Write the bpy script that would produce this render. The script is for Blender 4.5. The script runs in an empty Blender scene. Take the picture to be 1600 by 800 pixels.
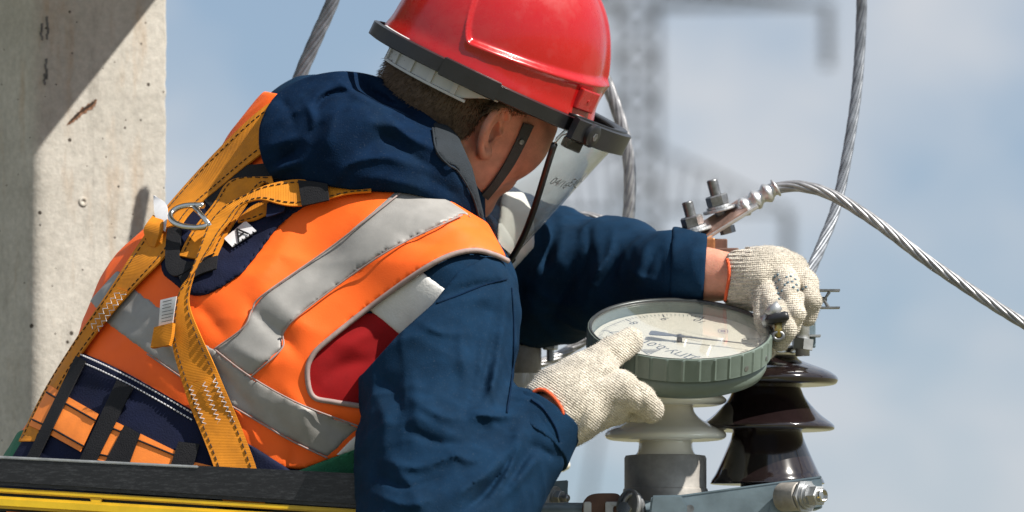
import bpy, bmesh, math, random
import numpy as np
from mathutils import Vector, Matrix
random.seed(7); np.random.seed(7)
PI = math.pi
R = math.radians
scene = bpy.context.scene
COL = scene.collection

# ------------------------------------------------------------------ camera
S = 1400.0                 # photo pixels per metre at the worker
H = 6.5                    # height of the picture centre above the ground
PITCH = R(4.0); DIST = 6.0
CAM = np.array([0.0, -DIST*math.cos(PITCH), H-DIST*math.sin(PITCH)])
UPV = np.array([0.0, -math.sin(PITCH), math.cos(PITCH)])
FWD = np.array([0.0, math.cos(PITCH), math.sin(PITCH)])
FPX = DIST*S
cd = bpy.data.cameras.new('camera'); cam = bpy.data.objects.new('camera', cd); COL.objects.link(cam)
cam.location = CAM; cam.rotation_euler = (PI/2+PITCH, 0, 0)
cd.sensor_width = 36; cd.lens = 36*FPX/1600.0; cd.clip_end = 5000; cd.clip_start = 0.1
cd.dof.use_dof = True; cd.dof.focus_distance = DIST-0.08; cd.dof.aperture_fstop = 6.3
scene.camera = cam

# ------------------------------------------------------------------ light
SUN_AZ = R(65); SUN_EL = R(50.5)
SUN = Vector((math.cos(SUN_EL)*math.sin(SUN_AZ), -math.cos(SUN_EL)*math.cos(SUN_AZ), math.sin(SUN_EL)))
w = bpy.data.worlds.new('World'); scene.world = w; w.use_nodes = True
nt = w.node_tree; nt.nodes.clear()
def N(t, typ, **kw):
    n = t.nodes.new(typ)
    for k, v in kw.items(): setattr(n, k, v)
    return n
sky = N(nt, 'ShaderNodeTexSky', sky_type='NISHITA', sun_disc=False, sun_elevation=SUN_EL, sun_rotation=PI-SUN_AZ,
        altitude=1200, air_density=1.0, dust_density=0.1, ozone_density=3.0)
tc = N(nt, 'ShaderNodeTexCoord')
mp = N(nt, 'ShaderNodeMapping'); mp.inputs['Scale'].default_value = (1, 1, 1.5); mp.inputs['Location'].default_value = (3.1, .4, 1.37)
nz = N(nt, 'ShaderNodeTexNoise'); nz.inputs['Scale'].default_value = 11; nz.inputs['Detail'].default_value = 5; nz.inputs['Roughness'].default_value = .5
rp = N(nt, 'ShaderNodeValToRGB'); rp.color_ramp.elements[0].position = .40; rp.color_ramp.elements[1].position = .62; rp.color_ramp.elements[0].color = (.0, .0, .0, 1); rp.color_ramp.elements[1].color = (.95, .95, .95, 1)
mx = N(nt, 'ShaderNodeMix', data_type='RGBA')
bg = N(nt, 'ShaderNodeBackground'); bg.inputs['Strength'].default_value = 0.062
out = N(nt, 'ShaderNodeOutputWorld')
L = nt.links.new
L(tc.outputs['Generated'], mp.inputs[0]); L(mp.outputs[0], nz.inputs['Vector']); L(nz.outputs[0], rp.inputs[0])
veil = N(nt, 'ShaderNodeMix', data_type='RGBA'); veil.inputs[0].default_value = .72; L(sky.outputs[0], veil.inputs[6]); veil.inputs[7].default_value = (3.35, 4.45, 5.9, 1)
L(rp.outputs[0], mx.inputs[0]); L(veil.outputs[2], mx.inputs[6]); mx.inputs[7].default_value = (6.6, 6.8, 7.15, 1)
L(mx.outputs[2], bg.inputs[0]); L(bg.outputs[0], out.inputs[0])
sl = bpy.data.lights.new('sun', 'SUN'); sl.energy = 4.9; sl.angle = R(0.53); sl.color = (1, .945, .86)
so = bpy.data.objects.new('sun', sl); COL.objects.link(so); so.location = (6, -6, 20)
so.rotation_euler = (-SUN).to_track_quat('-Z', 'Y').to_euler()
vs = scene.view_settings; vs.view_transform = 'Standard'; vs.look = 'None'; vs.exposure = 0.68; vs.gamma = 1; vs.use_curve_mapping = False

# ------------------------------------------------------------------ pixel <-> world
def P(px, py, Y):
    d = np.array([1.0, 0, 0])*((px-800)/FPX) + UPV*((400-py)/FPX) + FWD
    t = (Y-CAM[1])/d[1]
    return CAM + d*t
def proj(X, Y, Z):
    dy = Y-CAM[1]; dz = Z-CAM[2]
    cy = dy*UPV[1]+dz*UPV[2]; cz = dy*FWD[1]+dz*FWD[2]
    return 800+FPX*X/cz, 400-FPX*cy/cz
def V(p): return Vector((float(p[0]), float(p[1]), float(p[2])))
def PV(px, py, Y): return V(P(px, py, Y))

# ------------------------------------------------------------------ materials
MATS = {}
def mat(name, col, rough=.6, metal=0, var=.0, vscale=30, bump=0, bscale=200, col2=None, spec=.5, coat=0, sheen=0, detail=4):
    if name in MATS: return MATS[name]
    m = bpy.data.materials.new(name); m.use_nodes = True; t = m.node_tree
    b = t.nodes['Principled BSDF']
    b.inputs['Base Color'].default_value = (*col, 1); b.inputs['Roughness'].default_value = rough; b.inputs['Metallic'].default_value = metal
    b.inputs['Specular IOR Level'].default_value = spec; b.inputs['Coat Weight'].default_value = coat; b.inputs['Coat Roughness'].default_value = .08
    b.inputs['Sheen Weight'].default_value = sheen
    tc = N(t, 'ShaderNodeTexCoord')
    if var or col2:
        n = N(t, 'ShaderNodeTexNoise'); n.inputs['Scale'].default_value = vscale; n.inputs['Detail'].default_value = detail; n.inputs['Roughness'].default_value = .6
        t.links.new(tc.outputs['Object'], n.inputs['Vector'])
        r = N(t, 'ShaderNodeValToRGB')
        if col2: a, c = col, col2
        else: a = tuple(x*(1-var) for x in col); c = tuple(min(1, x*(1+var)) for x in col)
        r.color_ramp.elements[0].position = .33; r.color_ramp.elements[1].position = .67
        r.color_ramp.elements[0].color = (*a, 1); r.color_ramp.elements[1].color = (*c, 1)
        t.links.new(n.outputs[0], r.inputs[0]); t.links.new(r.outputs[0], b.inputs['Base Color'])
        mr = N(t, 'ShaderNodeMapRange'); mr.inputs[3].default_value = max(.02, rough*.8); mr.inputs[4].default_value = min(1, rough*1.2)
        t.links.new(n.outputs[0], mr.inputs[0]); t.links.new(mr.outputs[0], b.inputs['Roughness'])
    if bump:
        n2 = N(t, 'ShaderNodeTexNoise'); n2.inputs['Scale'].default_value = bscale; n2.inputs['Detail'].default_value = 3
        t.links.new(tc.outputs['Object'], n2.inputs['Vector'])
        bm = N(t, 'ShaderNodeBump'); bm.inputs['Strength'].default_value = bump; bm.inputs['Distance'].default_value = .002
        t.links.new(n2.outputs[0], bm.inputs['Height']); t.links.new(bm.outputs[0], b.inputs['Normal'])
    MATS[name] = m; return m
def nodes_of(m): return m.node_tree, m.node_tree.nodes['Principled BSDF']

def noise(t, src, scale, detail=5, rough=.6, mapscale=None):
    n = N(t, 'ShaderNodeTexNoise'); n.inputs['Scale'].default_value = scale; n.inputs['Detail'].default_value = detail; n.inputs['Roughness'].default_value = rough
    if mapscale:
        m_ = N(t, 'ShaderNodeMapping'); m_.inputs['Scale'].default_value = mapscale; t.links.new(src, m_.inputs[0]); t.links.new(m_.outputs[0], n.inputs['Vector'])
    else: t.links.new(src, n.inputs['Vector'])
    return n
def ramp(t, src, p0, c0, p1, c1):
    r = N(t, 'ShaderNodeValToRGB'); r.color_ramp.elements[0].position = p0; r.color_ramp.elements[1].position = p1
    r.color_ramp.elements[0].color = (*c0, 1); r.color_ramp.elements[1].color = (*c1, 1); t.links.new(src, r.inputs[0]); return r
def mixc(t, fac, a, b_, blend='MIX'):
    m_ = N(t, 'ShaderNodeMix', data_type='RGBA', blend_type=blend)
    if hasattr(fac, 'links'): t.links.new(fac, m_.inputs[0])
    else: m_.inputs[0].default_value = fac
    for s_, i in ((a, 6), (b_, 7)):
        if hasattr(s_, 'links'): t.links.new(s_, m_.inputs[i])
        else: m_.inputs[i].default_value = (*s_, 1)
    return m_.outputs[2]
M_navy = mat('navy_cotton', (.0060, .0225, .051), .9, var=.2, vscale=32, detail=6, bump=.22, bscale=700, spec=.05)
M_hood = mat('navy_hood_cotton', (.0035, .0135, .037), .95, var=.2, vscale=45, bump=.25, bscale=600, spec=.05)
M_lining = mat('grey_lining', (.022, .028, .035), .9, var=.2, bump=.4, bscale=600, spec=.2)
M_red = mat('red_cotton', (.29, .006, .008), .9, var=.12, bump=.08, bscale=700, spec=.2)
M_whitetape = mat('white_cloth', (.62, .61, .59), .8, var=.08, vscale=40, bump=.2, bscale=400)
M_orange = mat('hi_vis_orange', (1.0, .135, .012), .6, var=.07, vscale=20, bump=.10, bscale=700, spec=.3)
M_tape = mat('reflective_tape', (.27, .262, .25), .5, var=.10, vscale=35, bump=.05, bscale=500, spec=.5)
M_piping = mat('pink_grey_piping', (.29, .215, .20), .7, var=.15, vscale=120)
M_pad = mat('navy_pad', (.006, .009, .03), .85, var=.2, bump=.3, bscale=500, spec=.2)
M_black = mat('black_webbing', (.010, .010, .012), .75, var=.2, vscale=90, bump=.4, bscale=700, spec=.25)
M_stitchdark = mat('dark_thread', (.03, .018, .01), .8)
M_stitchwhite = mat('white_thread', (.6, .6, .62), .8)
M_patch = mat('orange_webbing_patch', (.92, .24, .03), .7, var=.08, vscale=50, bump=.1, bscale=700)
M_green = mat('green_strap', (.012, .13, .06), .8, var=.2, bump=.4, bscale=500)
M_skin = mat('skin', (.53, .24, .165), .5, var=.2, vscale=45, bump=.22, bscale=500, spec=.35)
nodes_of(M_skin)[1].inputs['Subsurface Weight'].default_value = .3
nodes_of(M_skin)[1].inputs['Subsurface Radius'].default_value = (.012, .004, .002)
M_hair = mat('short_brown_hair', (.11, .075, .05), .7, var=.3, vscale=200, spec=.3)
M_shell = mat('red_helmet_plastic', (.40, .005, .006), .22, var=.05, vscale=8, coat=.35, bump=.02, bscale=60)
t, b = nodes_of(M_shell); tcn = N(t, 'ShaderNodeTexCoord')
sc1 = noise(t, tcn.outputs['Object'], 26, 8, .75); rr_ = ramp(t, sc1.outputs[0], .52, (0, 0, 0), .78, (.06, .06, .06)).outputs[0]
old = b.inputs['Base Color'].links[0].from_socket; t.links.new(mixc(t, rr_, old, (.55, .38, .34)), b.inputs['Base Color'])
mr_ = N(t, 'ShaderNodeMapRange'); mr_.inputs[1].default_value = .35; mr_.inputs[2].default_value = .7; mr_.inputs[3].default_value = .16; mr_.inputs[4].default_value = .42; t.links.new(sc1.outputs[0], mr_.inputs[0]); t.links.new(mr_.outputs[0], b.inputs['Roughness'])
M_rubber = mat('black_plastic', (.012, .013, .016), .38, var=.15, vscale=40, bump=.06, bscale=300)
M_band = mat('grey_white_plastic', (.50, .52, .53), .4, var=.06, vscale=40)
M_strapgrey = mat('grey_chin_strap', (.04, .045, .047), .8, var=.2, vscale=150, bump=.4, bscale=800)
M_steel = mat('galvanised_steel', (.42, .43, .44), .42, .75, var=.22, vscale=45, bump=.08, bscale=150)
M_chrome = mat('polished_steel', (.62, .61, .58), .2, 1, var=.08, vscale=60)
M_dkbolt = mat('dark_steel_bolt', (.21, .215, .22), .4, .8, var=.3, vscale=120, bump=.1, bscale=300)
M_alu = mat('aluminium_lug', (.58, .58, .58), .38, .8, var=.1, vscale=60)
M_strand = mat('aluminium_strand', (.30, .30, .31), .4, .6, var=.3, vscale=80)
M_stranddk = mat('weathered_strand', (.17, .185, .21), .45, .45, var=.3, vscale=60)
M_copper = mat('copper_bar', (.40, .17, .07), .45, .55, var=.3, vscale=60, bump=.1, bscale=150)
M_brownbar = mat('brown_painted_bar', (.13, .065, .045), .55, .1, var=.3, vscale=50)
M_porcw = mat('cream_porcelain', (.85, .81, .72), .16, var=.06, vscale=15, coat=.3)
M_porcb = mat('brown_glazed_porcelain', (.013, .0078, .0082), .12, var=.25, vscale=12, coat=.8)
M_castcap = mat('cast_grey_cap', (.33, .31, .285), .6, .3, var=.28, vscale=30, bump=.3, bscale=120)
M_green_g = mat('green_hammered_paint', (.125, .162, .142), .42, var=.1, vscale=30, bump=.08, bscale=200)
M_bezelin = mat('dark_bezel_edge', (.05, .055, .055), .35, .4, var=.2)
M_dial = mat('cream_dial', (.61, .58, .50), .6, var=.04, vscale=12)
M_ink = mat('dial_ink', (.05, .055, .075), .7)
M_blueink = mat('dial_blue_ink', (.05, .08, .22), .7)
M_needle = mat('grey_pointer', (.10, .11, .14), .45)
M_brass = mat('brass_pin', (.42, .33, .12), .35, .9, var=.2)
M_bracket = mat('blue_grey_paint', (.17, .225, .26), .38, .35, var=.2, vscale=25, bump=.08, bscale=120)
M_yellow = mat('yellow_paint', (.62, .40, .012), .38, var=.12, vscale=25, bump=.08, bscale=100)
M_red_hem = mat('orange_hem', (.62, .09, .025), .85, bump=.4, bscale=700)
M_label = mat('white_label', (.66, .66, .68), .6, var=.06, vscale=80)
M_tower = mat('tower_steel', (.09, .095, .10), .6, .3, var=.1, vscale=2)
M_ground = mat('dry_grass_ground', (.09, .105, .045), .95, var=.35, vscale=.3, col2=(.16, .13, .075), bump=.6, bscale=6)
M_trouser = mat('navy_trousers', (.012, .03, .075), .85, var=.2, bump=.3, bscale=420)
M_boot = mat('black_leather', (.015, .014, .013), .45, var=.2, bump=.2, bscale=200)
M_floor = mat('chequer_steel', (.2, .2, .21), .5, .6, var=.2)

for m_ in (M_navy, M_hood):      # lint and faint fading on the work cloth
    t, b = nodes_of(m_); tcn = N(t, 'ShaderNodeTexCoord'); old = b.inputs['Base Color'].links[0].from_socket
    f1 = ramp(t, noise(t, tcn.outputs['Object'], 620, 2, .5).outputs[0], .64, (0, 0, 0), .74, (.35, .35, .35)).outputs[0]
    f2 = ramp(t, noise(t, tcn.outputs['Object'], 14, 5, .65).outputs[0], .5, (0, 0, 0), .75, (.5, .5, .5)).outputs[0]
    c1 = mixc(t, f1, old, (.06, .075, .10)); t.links.new(mixc(t, f2, c1, (.011, .028, .055)), b.inputs['Base Color'])
# webbing with cross ribs (UV v in metres)
def webbing(name, col):
    m = mat(name, col, .72, var=.14, vscale=55, spec=.3); t, b = nodes_of(m)
    uv = N(t, 'ShaderNodeUVMap'); wv = N(t, 'ShaderNodeTexWave', bands_direction='Y'); wv.inputs['Scale'].default_value = 170
    wv.inputs['Distortion'].default_value = .6
    bp = N(t, 'ShaderNodeBump'); bp.inputs['Strength'].default_value = .25; bp.inputs['Distance'].default_value = .0007
    t.links.new(uv.outputs[0], wv.inputs['Vector']); t.links.new(wv.outputs[1], bp.inputs['Height']); t.links.new(bp.outputs[0], b.inputs['Normal'])
    return m
M_web = webbing('mustard_webbing', (.58, .205, .010))

# galvanised rail with worn sparkle
M_rail = mat('worn_black_rail', (.035, .036, .04), .27, .6, var=.3, vscale=20)
t, b = nodes_of(M_rail)
tcn = N(t, 'ShaderNodeTexCoord'); mpn = N(t, 'ShaderNodeMapping'); mpn.inputs['Scale'].default_value = (24, 60, 130)
n1 = N(t, 'ShaderNodeTexNoise'); n1.inputs['Scale'].default_value = 4; n1.inputs['Detail'].default_value = 8; n1.inputs['Roughness'].default_value = .8
r1 = N(t, 'ShaderNodeValToRGB'); r1.color_ramp.elements[0].position = .5; r1.color_ramp.elements[1].position = .66
r1.color_ramp.elements[0].color = (.028, .029, .032, 1); r1.color_ramp.elements[1].color = (.075, .078, .083, 1)
t.links.new(tcn.outputs['Object'], mpn.inputs[0]); t.links.new(mpn.outputs[0], n1.inputs['Vector']); t.links.new(n1.outputs[0], r1.inputs[0])
t.links.new(r1.outputs[0], b.inputs['Base Color'])

# concrete
M_conc = mat('weathered_concrete', (.40, .37, .32), .9, spec=.2)
t, b = nodes_of(M_conc)
tcn = N(t, 'ShaderNodeTexCoord')
O = tcn.outputs['Object']
c = ramp(t, noise(t, O, 9, 6, .65).outputs[0], .3, (.40, .38, .335), .7, (.54, .515, .465)).outputs[0]
st = ramp(t, noise(t, O, 6, 4, .6, (5, 5, 1)).outputs[0], .56, (0, 0, 0), .72, (1, 1, 1)).outputs[0]
st2 = N(t, 'ShaderNodeMath', operation='MULTIPLY'); st2.inputs[1].default_value = .55; t.links.new(st, st2.inputs[0])
c = mixc(t, st2.outputs[0], c, (.40, .29, .19))
dk = ramp(t, noise(t, O, 11, 5, .7, (2.2, 2.2, .5)).outputs[0], .57, (0, 0, 0), .75, (1, 1, 1)).outputs[0]
dk2 = N(t, 'ShaderNodeMath', operation='MULTIPLY'); dk2.inputs[1].default_value = .6; t.links.new(dk, dk2.inputs[0])
c = mixc(t, dk2.outputs[0], c, (.2, .185, .16))
grn = ramp(t, noise(t, O, 130, 4, .7).outputs[0], .35, (.86, .86, .86), .65, (1.06, 1.06, 1.06)).outputs[0]
c = mixc(t, 1.0, c, grn, 'MULTIPLY')
vo = N(t, 'ShaderNodeTexVoronoi'); vo.inputs['Scale'].default_value = 60; t.links.new(O, vo.inputs['Vector'])
pit = N(t, 'ShaderNodeMath', operation='LESS_THAN'); t.links.new(vo.outputs['Distance'], pit.inputs[0])
sepc = N(t, 'ShaderNodeSeparateColor'); t.links.new(vo.outputs['Color'], sepc.inputs[0])
pm = N(t, 'ShaderNodeMath', operation='POWER'); pm.inputs[1].default_value = 3; t.links.new(sepc.outputs[1], pm.inputs[0])
pm2 = N(t, 'ShaderNodeMath', operation='MULTIPLY_ADD'); pm2.inputs[1].default_value = .11; pm2.inputs[2].default_value = .06; t.links.new(pm.outputs[0], pm2.inputs[0]); t.links.new(pm2.outputs[0], pit.inputs[1])
sel = N(t, 'ShaderNodeMath', operation='GREATER_THAN'); sel.inputs[1].default_value = .25
t.links.new(sepc.outputs[0], sel.inputs[0])
pt = N(t, 'ShaderNodeMath', operation='MULTIPLY'); t.links.new(pit.outputs[0], pt.inputs[0]); t.links.new(sel.outputs[0], pt.inputs[1])
c = mixc(t, pt.outputs[0], c, (.07, .06, .05)); t.links.new(c, b.inputs['Base Color'])
inv = N(t, 'ShaderNodeMath', operation='SUBTRACT'); nb = noise(t, O, 70, 6, .7); t.links.new(nb.outputs[0], inv.inputs[0]); t.links.new(pt.outputs[0], inv.inputs[1])
bp = N(t, 'ShaderNodeBump'); bp.inputs['Strength'].default_value = .5; bp.inputs['Distance'].default_value = .003
t.links.new(inv.outputs[0], bp.inputs['Height']); t.links.new(bp.outputs[0], b.inputs['Normal'])
M_rust = mat('rusty_rebar', (.09, .035, .015), .9, var=.4, vscale=120, bump=.6, bscale=200)

# clear plastic
def clear(name, tint, gloss, rough=.03, haze=0.0):
    m = bpy.data.materials.new(name); m.use_nodes = True; t = m.node_tree; t.nodes.clear()
    tr = N(t, 'ShaderNodeBsdfTransparent'); tr.inputs[0].default_value = (*tint, 1)
    gl = N(t, 'ShaderNodeBsdfGlossy'); gl.inputs['Roughness'].default_value = rough
    lw = N(t, 'ShaderNodeLayerWeight'); lw.inputs[0].default_value = .5
    pw = N(t, 'ShaderNodeMath', operation='POWER'); pw.inputs[1].default_value = 4.0; t.links.new(lw.outputs[1], pw.inputs[0])
    ma = N(t, 'ShaderNodeMath', operation='MULTIPLY_ADD'); ma.inputs[1].default_value = gloss; ma.inputs[2].default_value = .035; t.links.new(pw.outputs[0], ma.inputs[0])
    ms = N(t, 'ShaderNodeMixShader'); o = N(t, 'ShaderNodeOutputMaterial')
    df = N(t, 'ShaderNodeBsdfDiffuse'); df.inputs[0].default_value = (.8, .82, .82, 1); m0 = N(t, 'ShaderNodeMixShader'); m0.inputs[0].default_value = haze; t.links.new(tr.outputs[0], m0.inputs[1]); t.links.new(df.outputs[0], m0.inputs[2])
    t.links.new(ma.outputs[0], ms.inputs[0]); t.links.new(m0.outputs[0], ms.inputs[1]); t.links.new(gl.outputs[0], ms.inputs[2]); t.links.new(ms.outputs[0], o.inputs[0])
    return m
M_visor = clear('clear_visor_plastic', (.95, .96, .94), 1.0, .03, .07)
M_glass = clear('gauge_glass', (.985, .99, .985), 1.0, .02, .02)

# knitted glove: two crossing waves + fuzz, in object space aligned with the hand
def knit(name, rot, col=(.68, .62, .52), dirt=(.36, .33, .275)):
    m = mat(name, col, .95, spec=.1, sheen=.4); t, b = nodes_of(m)
    tcn = N(t, 'ShaderNodeTexCoord'); mp_ = N(t, 'ShaderNodeMapping'); mp_.inputs['Rotation'].default_value = rot
    t.links.new(tcn.outputs['Object'], mp_.inputs[0])
    w1 = N(t, 'ShaderNodeTexWave', bands_direction='Z'); w1.inputs['Scale'].default_value = 125; w1.inputs['Distortion'].default_value = 2.2; w1.inputs['Detail'].default_value = 2; w1.inputs['Detail Scale'].default_value = 2
    w2 = N(t, 'ShaderNodeTexWave', bands_direction='X'); w2.inputs['Scale'].default_value = 150; w2.inputs['Distortion'].default_value = 2.0
    t.links.new(mp_.outputs[0], w1.inputs['Vector']); t.links.new(mp_.outputs[0], w2.inputs['Vector'])
    nf = noise(t, tcn.outputs['Object'], 330, 3, .7); nd = noise(t, tcn.outputs['Object'], 34, 5, .65)
    a = N(t, 'ShaderNodeMath', operation='MULTIPLY_ADD'); a.inputs[1].default_value = .45; t.links.new(w2.outputs[1], a.inputs[0]); t.links.new(w1.outputs[1], a.inputs[2])
    a2 = N(t, 'ShaderNodeMath', operation='MULTIPLY_ADD'); a2.inputs[1].default_value = 3.2; t.links.new(nf.outputs[0], a2.inputs[0]); t.links.new(a.outputs[0], a2.inputs[2])
    bp = N(t, 'ShaderNodeBump'); bp.inputs['Strength'].default_value = .7; bp.inputs['Distance'].default_value = .0009
    t.links.new(a2.outputs[0], bp.inputs['Height']); t.links.new(bp.outputs[0], b.inputs['Normal'])
    cc = ramp(t, nd.outputs[0], .38, col, .70, dirt).outputs[0]
    sp = ramp(t, noise(t, tcn.outputs['Object'], 520, 2, .6).outputs[0], .40, (.62, .60, .58), .55, (1, 1, 1)).outputs[0]
    cc = mixc(t, .65, cc, sp, 'MULTIPLY')
    t.links.new(cc, b.inputs['Base Color'])
    return m
M_glove1 = knit('cotton_knit_near', (0, R(-35), 0))
M_glove2 = knit('cotton_knit_far', (0, R(3), 0))

# ------------------------------------------------------------------ object helpers
def tag(o, label=None, cat=None, group=None, kind=None):
    if label: o['label'] = label
    if cat: o['category'] = cat
    if group: o['group'] = group
    if kind: o['kind'] = kind
    return o
def empty(name, loc, label=None, cat=None, group=None):
    o = bpy.data.objects.new(name, None); COL.objects.link(o); o.location = V(loc); o.empty_display_size = .05
    bpy.context.view_layer.update()
    return tag(o, label, cat, group)
def link(name, me, m, parent=None, smooth=True):
    o = bpy.data.objects.new(name, me); COL.objects.link(o)
    if m: me.materials.append(m)
    if smooth and len(me.polygons):
        me.polygons.foreach_set('use_smooth', np.ones(len(me.polygons), dtype=bool))
    if parent is not None:
        o.parent = parent
        o.matrix_parent_inverse = Matrix.Translation(world_loc(parent)).inverted()
    return o
def world_loc(o):
    v = Vector((0, 0, 0))
    if o.parent is None: return Vector(o.location)
    return Vector(o.location) if o.type == 'EMPTY' else Vector((0, 0, 0))
def raw(name, vs_, fs, m, parent=None, smooth=False, uvs=None):
    me = bpy.data.meshes.new(name); me.from_pydata([tuple(map(float, v)) for v in vs_], [], fs); 
    if uvs is not None:
        ul = me.uv_layers.new(name='UVMap')
        for lp in me.loops: ul.data[lp.index].uv = uvs[lp.vertex_index]
    me.update(); return link(name, me, m, parent, smooth)
class MB:
    def __init__(s): s.v = []; s.f = []
    def add(s, vs_, fs):
        k = len(s.v); s.v += [tuple(map(float, v)) for v in vs_]; s.f += [tuple(i+k for i in f) for f in fs]; return s
    def box(s, c, sx, sy, sz, M=None, bev=0):
        M = M if M is not None else Matrix.Identity(3); c = V(c)
        if bev <= 0:
            vs_ = [c+M@Vector((x*sx/2, y*sy/2, z*sz/2)) for x in (-1, 1) for y in (-1, 1) for z in (-1, 1)]
            return s.add(vs_, [(0, 1, 3, 2), (4, 6, 7, 5), (0, 4, 5, 1), (2, 3, 7, 6), (0, 2, 6, 4), (1, 5, 7, 3)])
        bm = bmesh.new(); bmesh.ops.create_cube(bm, size=1)
        for v in bm.verts: v.co = Vector((v.co.x*sx, v.co.y*sy, v.co.z*sz))
        bmesh.ops.bevel(bm, geom=list(bm.edges), offset=bev, segments=2, affect='EDGES', profile=.5)
        bm.verts.index_update()
        s.add([c+M@v.co for v in bm.verts], [[v.index for v in f.verts] for f in bm.faces]); bm.free(); return s
    def lathe(s, c, prof, axis=(0, 0, 1), n=32, cap=True):
        c = V(c); q = Vector(axis).normalized().to_track_quat('Z', 'Y').to_matrix(); k = len(s.v)
        for (r, z) in prof:
            for i in range(n):
                a = 2*PI*i/n; p = c+q@Vector((r*math.cos(a), r*math.sin(a), z)); s.v.append(tuple(p))
        for j in range(len(prof)-1):
            for i in range(n):
                a = k+j*n+i; b = k+j*n+(i+1) % n; s.f.append((a, b, b+n, a+n))
        if cap:
            s.f.append(tuple(k+i for i in reversed(range(n)))); s.f.append(tuple(k+(len(prof)-1)*n+i for i in range(n)))
        return s
    def tube(s, pts, rad, n=8, cap=True, close=False):
        pts = [V(p) for p in pts]; m = len(pts); k = len(s.v)
        rads = rad if hasattr(rad, '__len__') else [rad]*m
        nrm = None
        for i in range(m):
            a = pts[(i-1) % m] if (close or i > 0) else pts[i]; b = pts[(i+1) % m] if (close or i < m-1) else pts[i]
            d = (b-a).normalized()
            if nrm is None: nrm = d.orthogonal().normalized()
            else:
                nrm = nrm-d*nrm.dot(d)
                nrm = nrm.normalized() if nrm.length > 1e-6 else d.orthogonal().normalized()
            bn = d.cross(nrm)
            for j in range(n):
                t_ = 2*PI*j/n; s.v.append(tuple(pts[i]+(nrm*math.cos(t_)+bn*math.sin(t_))*rads[i]))
        for i in range(m if close else m-1):
            for j in range(n):
                a = k+i*n+j; b = k+i*n+(j+1) % n; c2 = k+((i+1) % m)*n+(j+1) % n; d2 = k+((i+1) % m)*n+j
                s.f.append((a, b, c2, d2))
        if cap and not close:
            s.f.append(tuple(k+j for j in reversed(range(n)))); s.f.append(tuple(k+(m-1)*n+j for j in range(n)))
        return s
    def build(s, name, m, parent=None, smooth=False, angle=None):
        me = bpy.data.meshes.new(name); me.from_pydata(s.v, [], s.f); me.update()
        o = link(name, me, m, parent, smooth or angle is not None)
        if angle is not None:
            bm = bmesh.new(); bm.from_mesh(me)
            for e in bm.edges:
                if len(e.link_faces) == 2 and e.calc_face_angle(0) > R(angle): e.smooth = False
            bm.to_mesh(me); bm.free()
        return o
def cat(pts, n):
    """Catmull-Rom resample of an array of points (any dimension)"""
    p = np.array(pts, float); m = len(p)
    q = np.vstack([2*p[0]-p[1], p, 2*p[-1]-p[-2]]); o = []
    for u in np.linspace(0, m-1-1e-9, n):
        i = int(u); t_ = u-i; a, b, c, d = q[i], q[i+1], q[i+2], q[i+3]
        o.append(.5*((2*b)+(-a+c)*t_+(2*a-5*b+4*c-d)*t_*t_+(-a+3*b-3*c+d)*t_**3))
    return np.array(o)

# ------------------------------------------------------------------ text (made early: cheap depsgraph)
def text_mesh(s_, size=1.0):
    c = bpy.data.curves.new('t', 'FONT'); c.body = s_; c.size = size; c.align_x = 'CENTER'; c.align_y = 'CENTER'; c.resolution_u = 3
    o = bpy.data.objects.new('t', c); COL.objects.link(o)
    dg = bpy.context.evaluated_depsgraph_get(); me = bpy.data.meshes.new_from_object(o.evaluated_get(dg))
    v = np.array([x.co[:] for x in me.vertices]); f = [tuple(p.vertices) for p in me.polygons]
    bpy.data.objects.remove(o); bpy.data.curves.remove(c); bpy.data.meshes.remove(me)
    return v, f
TXT = {k: text_mesh(k) for k in ['0', '1', '2', '3', '4', '5', '6', '7', '8', '9', '10', 'ДПУ-0,01', 'A', '04/16', 'EAC']}

# ------------------------------------------------------------------ implicit surfaces
class Grid:
    def __init__(s, lo, hi, h):
        s.lo = np.array(lo, np.float32); s.h = h
        s.n = np.ceil((np.array(hi)-np.array(lo))/h).astype(int)+1
        ax = [s.lo[i]+h*np.arange(s.n[i], dtype=np.float32) for i in range(3)]
        s.X = ax[0][:, None, None]; s.Y = ax[1][None, :, None]; s.Z = ax[2][None, None, :]
        s.px, s.py = proj(s.X, s.Y, s.Z)      # px has shape (nx,ny,nz) by broadcasting
        s.px = np.broadcast_to(s.px, s.n).astype(np.float32); s.py = np.broadcast_to(s.py, (1, s.n[1], s.n[2])).astype(np.float32)
def gridbox(px0, px1, py0, py1, Y0, Y1, h):
    c = [P(a, b, y) for a in (px0, px1) for b in (py0, py1) for y in (Y0, Y1)]
    c = np.array(c); return Grid(c.min(0), c.max(0), h)
def cone(g, a, b):
    """a,b = (px,py,Y,r)"""
    pa = P(*a[:3]).astype(np.float32); pb = P(*b[:3]).astype(np.float32); d = pb-pa; l2 = float(d@d)+1e-12
    t_ = ((g.X-pa[0])*d[0]+(g.Y-pa[1])*d[1]+(g.Z-pa[2])*d[2])/l2
    t_ = np.clip(t_, 0, 1)
    q = (g.X-pa[0]-t_*d[0])**2; q += (g.Y-pa[1]-t_*d[1])**2; q += (g.Z-pa[2]-t_*d[2])**2
    return np.sqrt(q)-(a[3]+t_*(b[3]-a[3]))
def chain(g, pts, k=0):
    d = None
    for i in range(len(pts)-1):
        c_ = cone(g, pts[i], pts[i+1]); d = c_ if d is None else (smin(d, c_, k) if k else np.minimum(d, c_))
    return d
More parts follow.
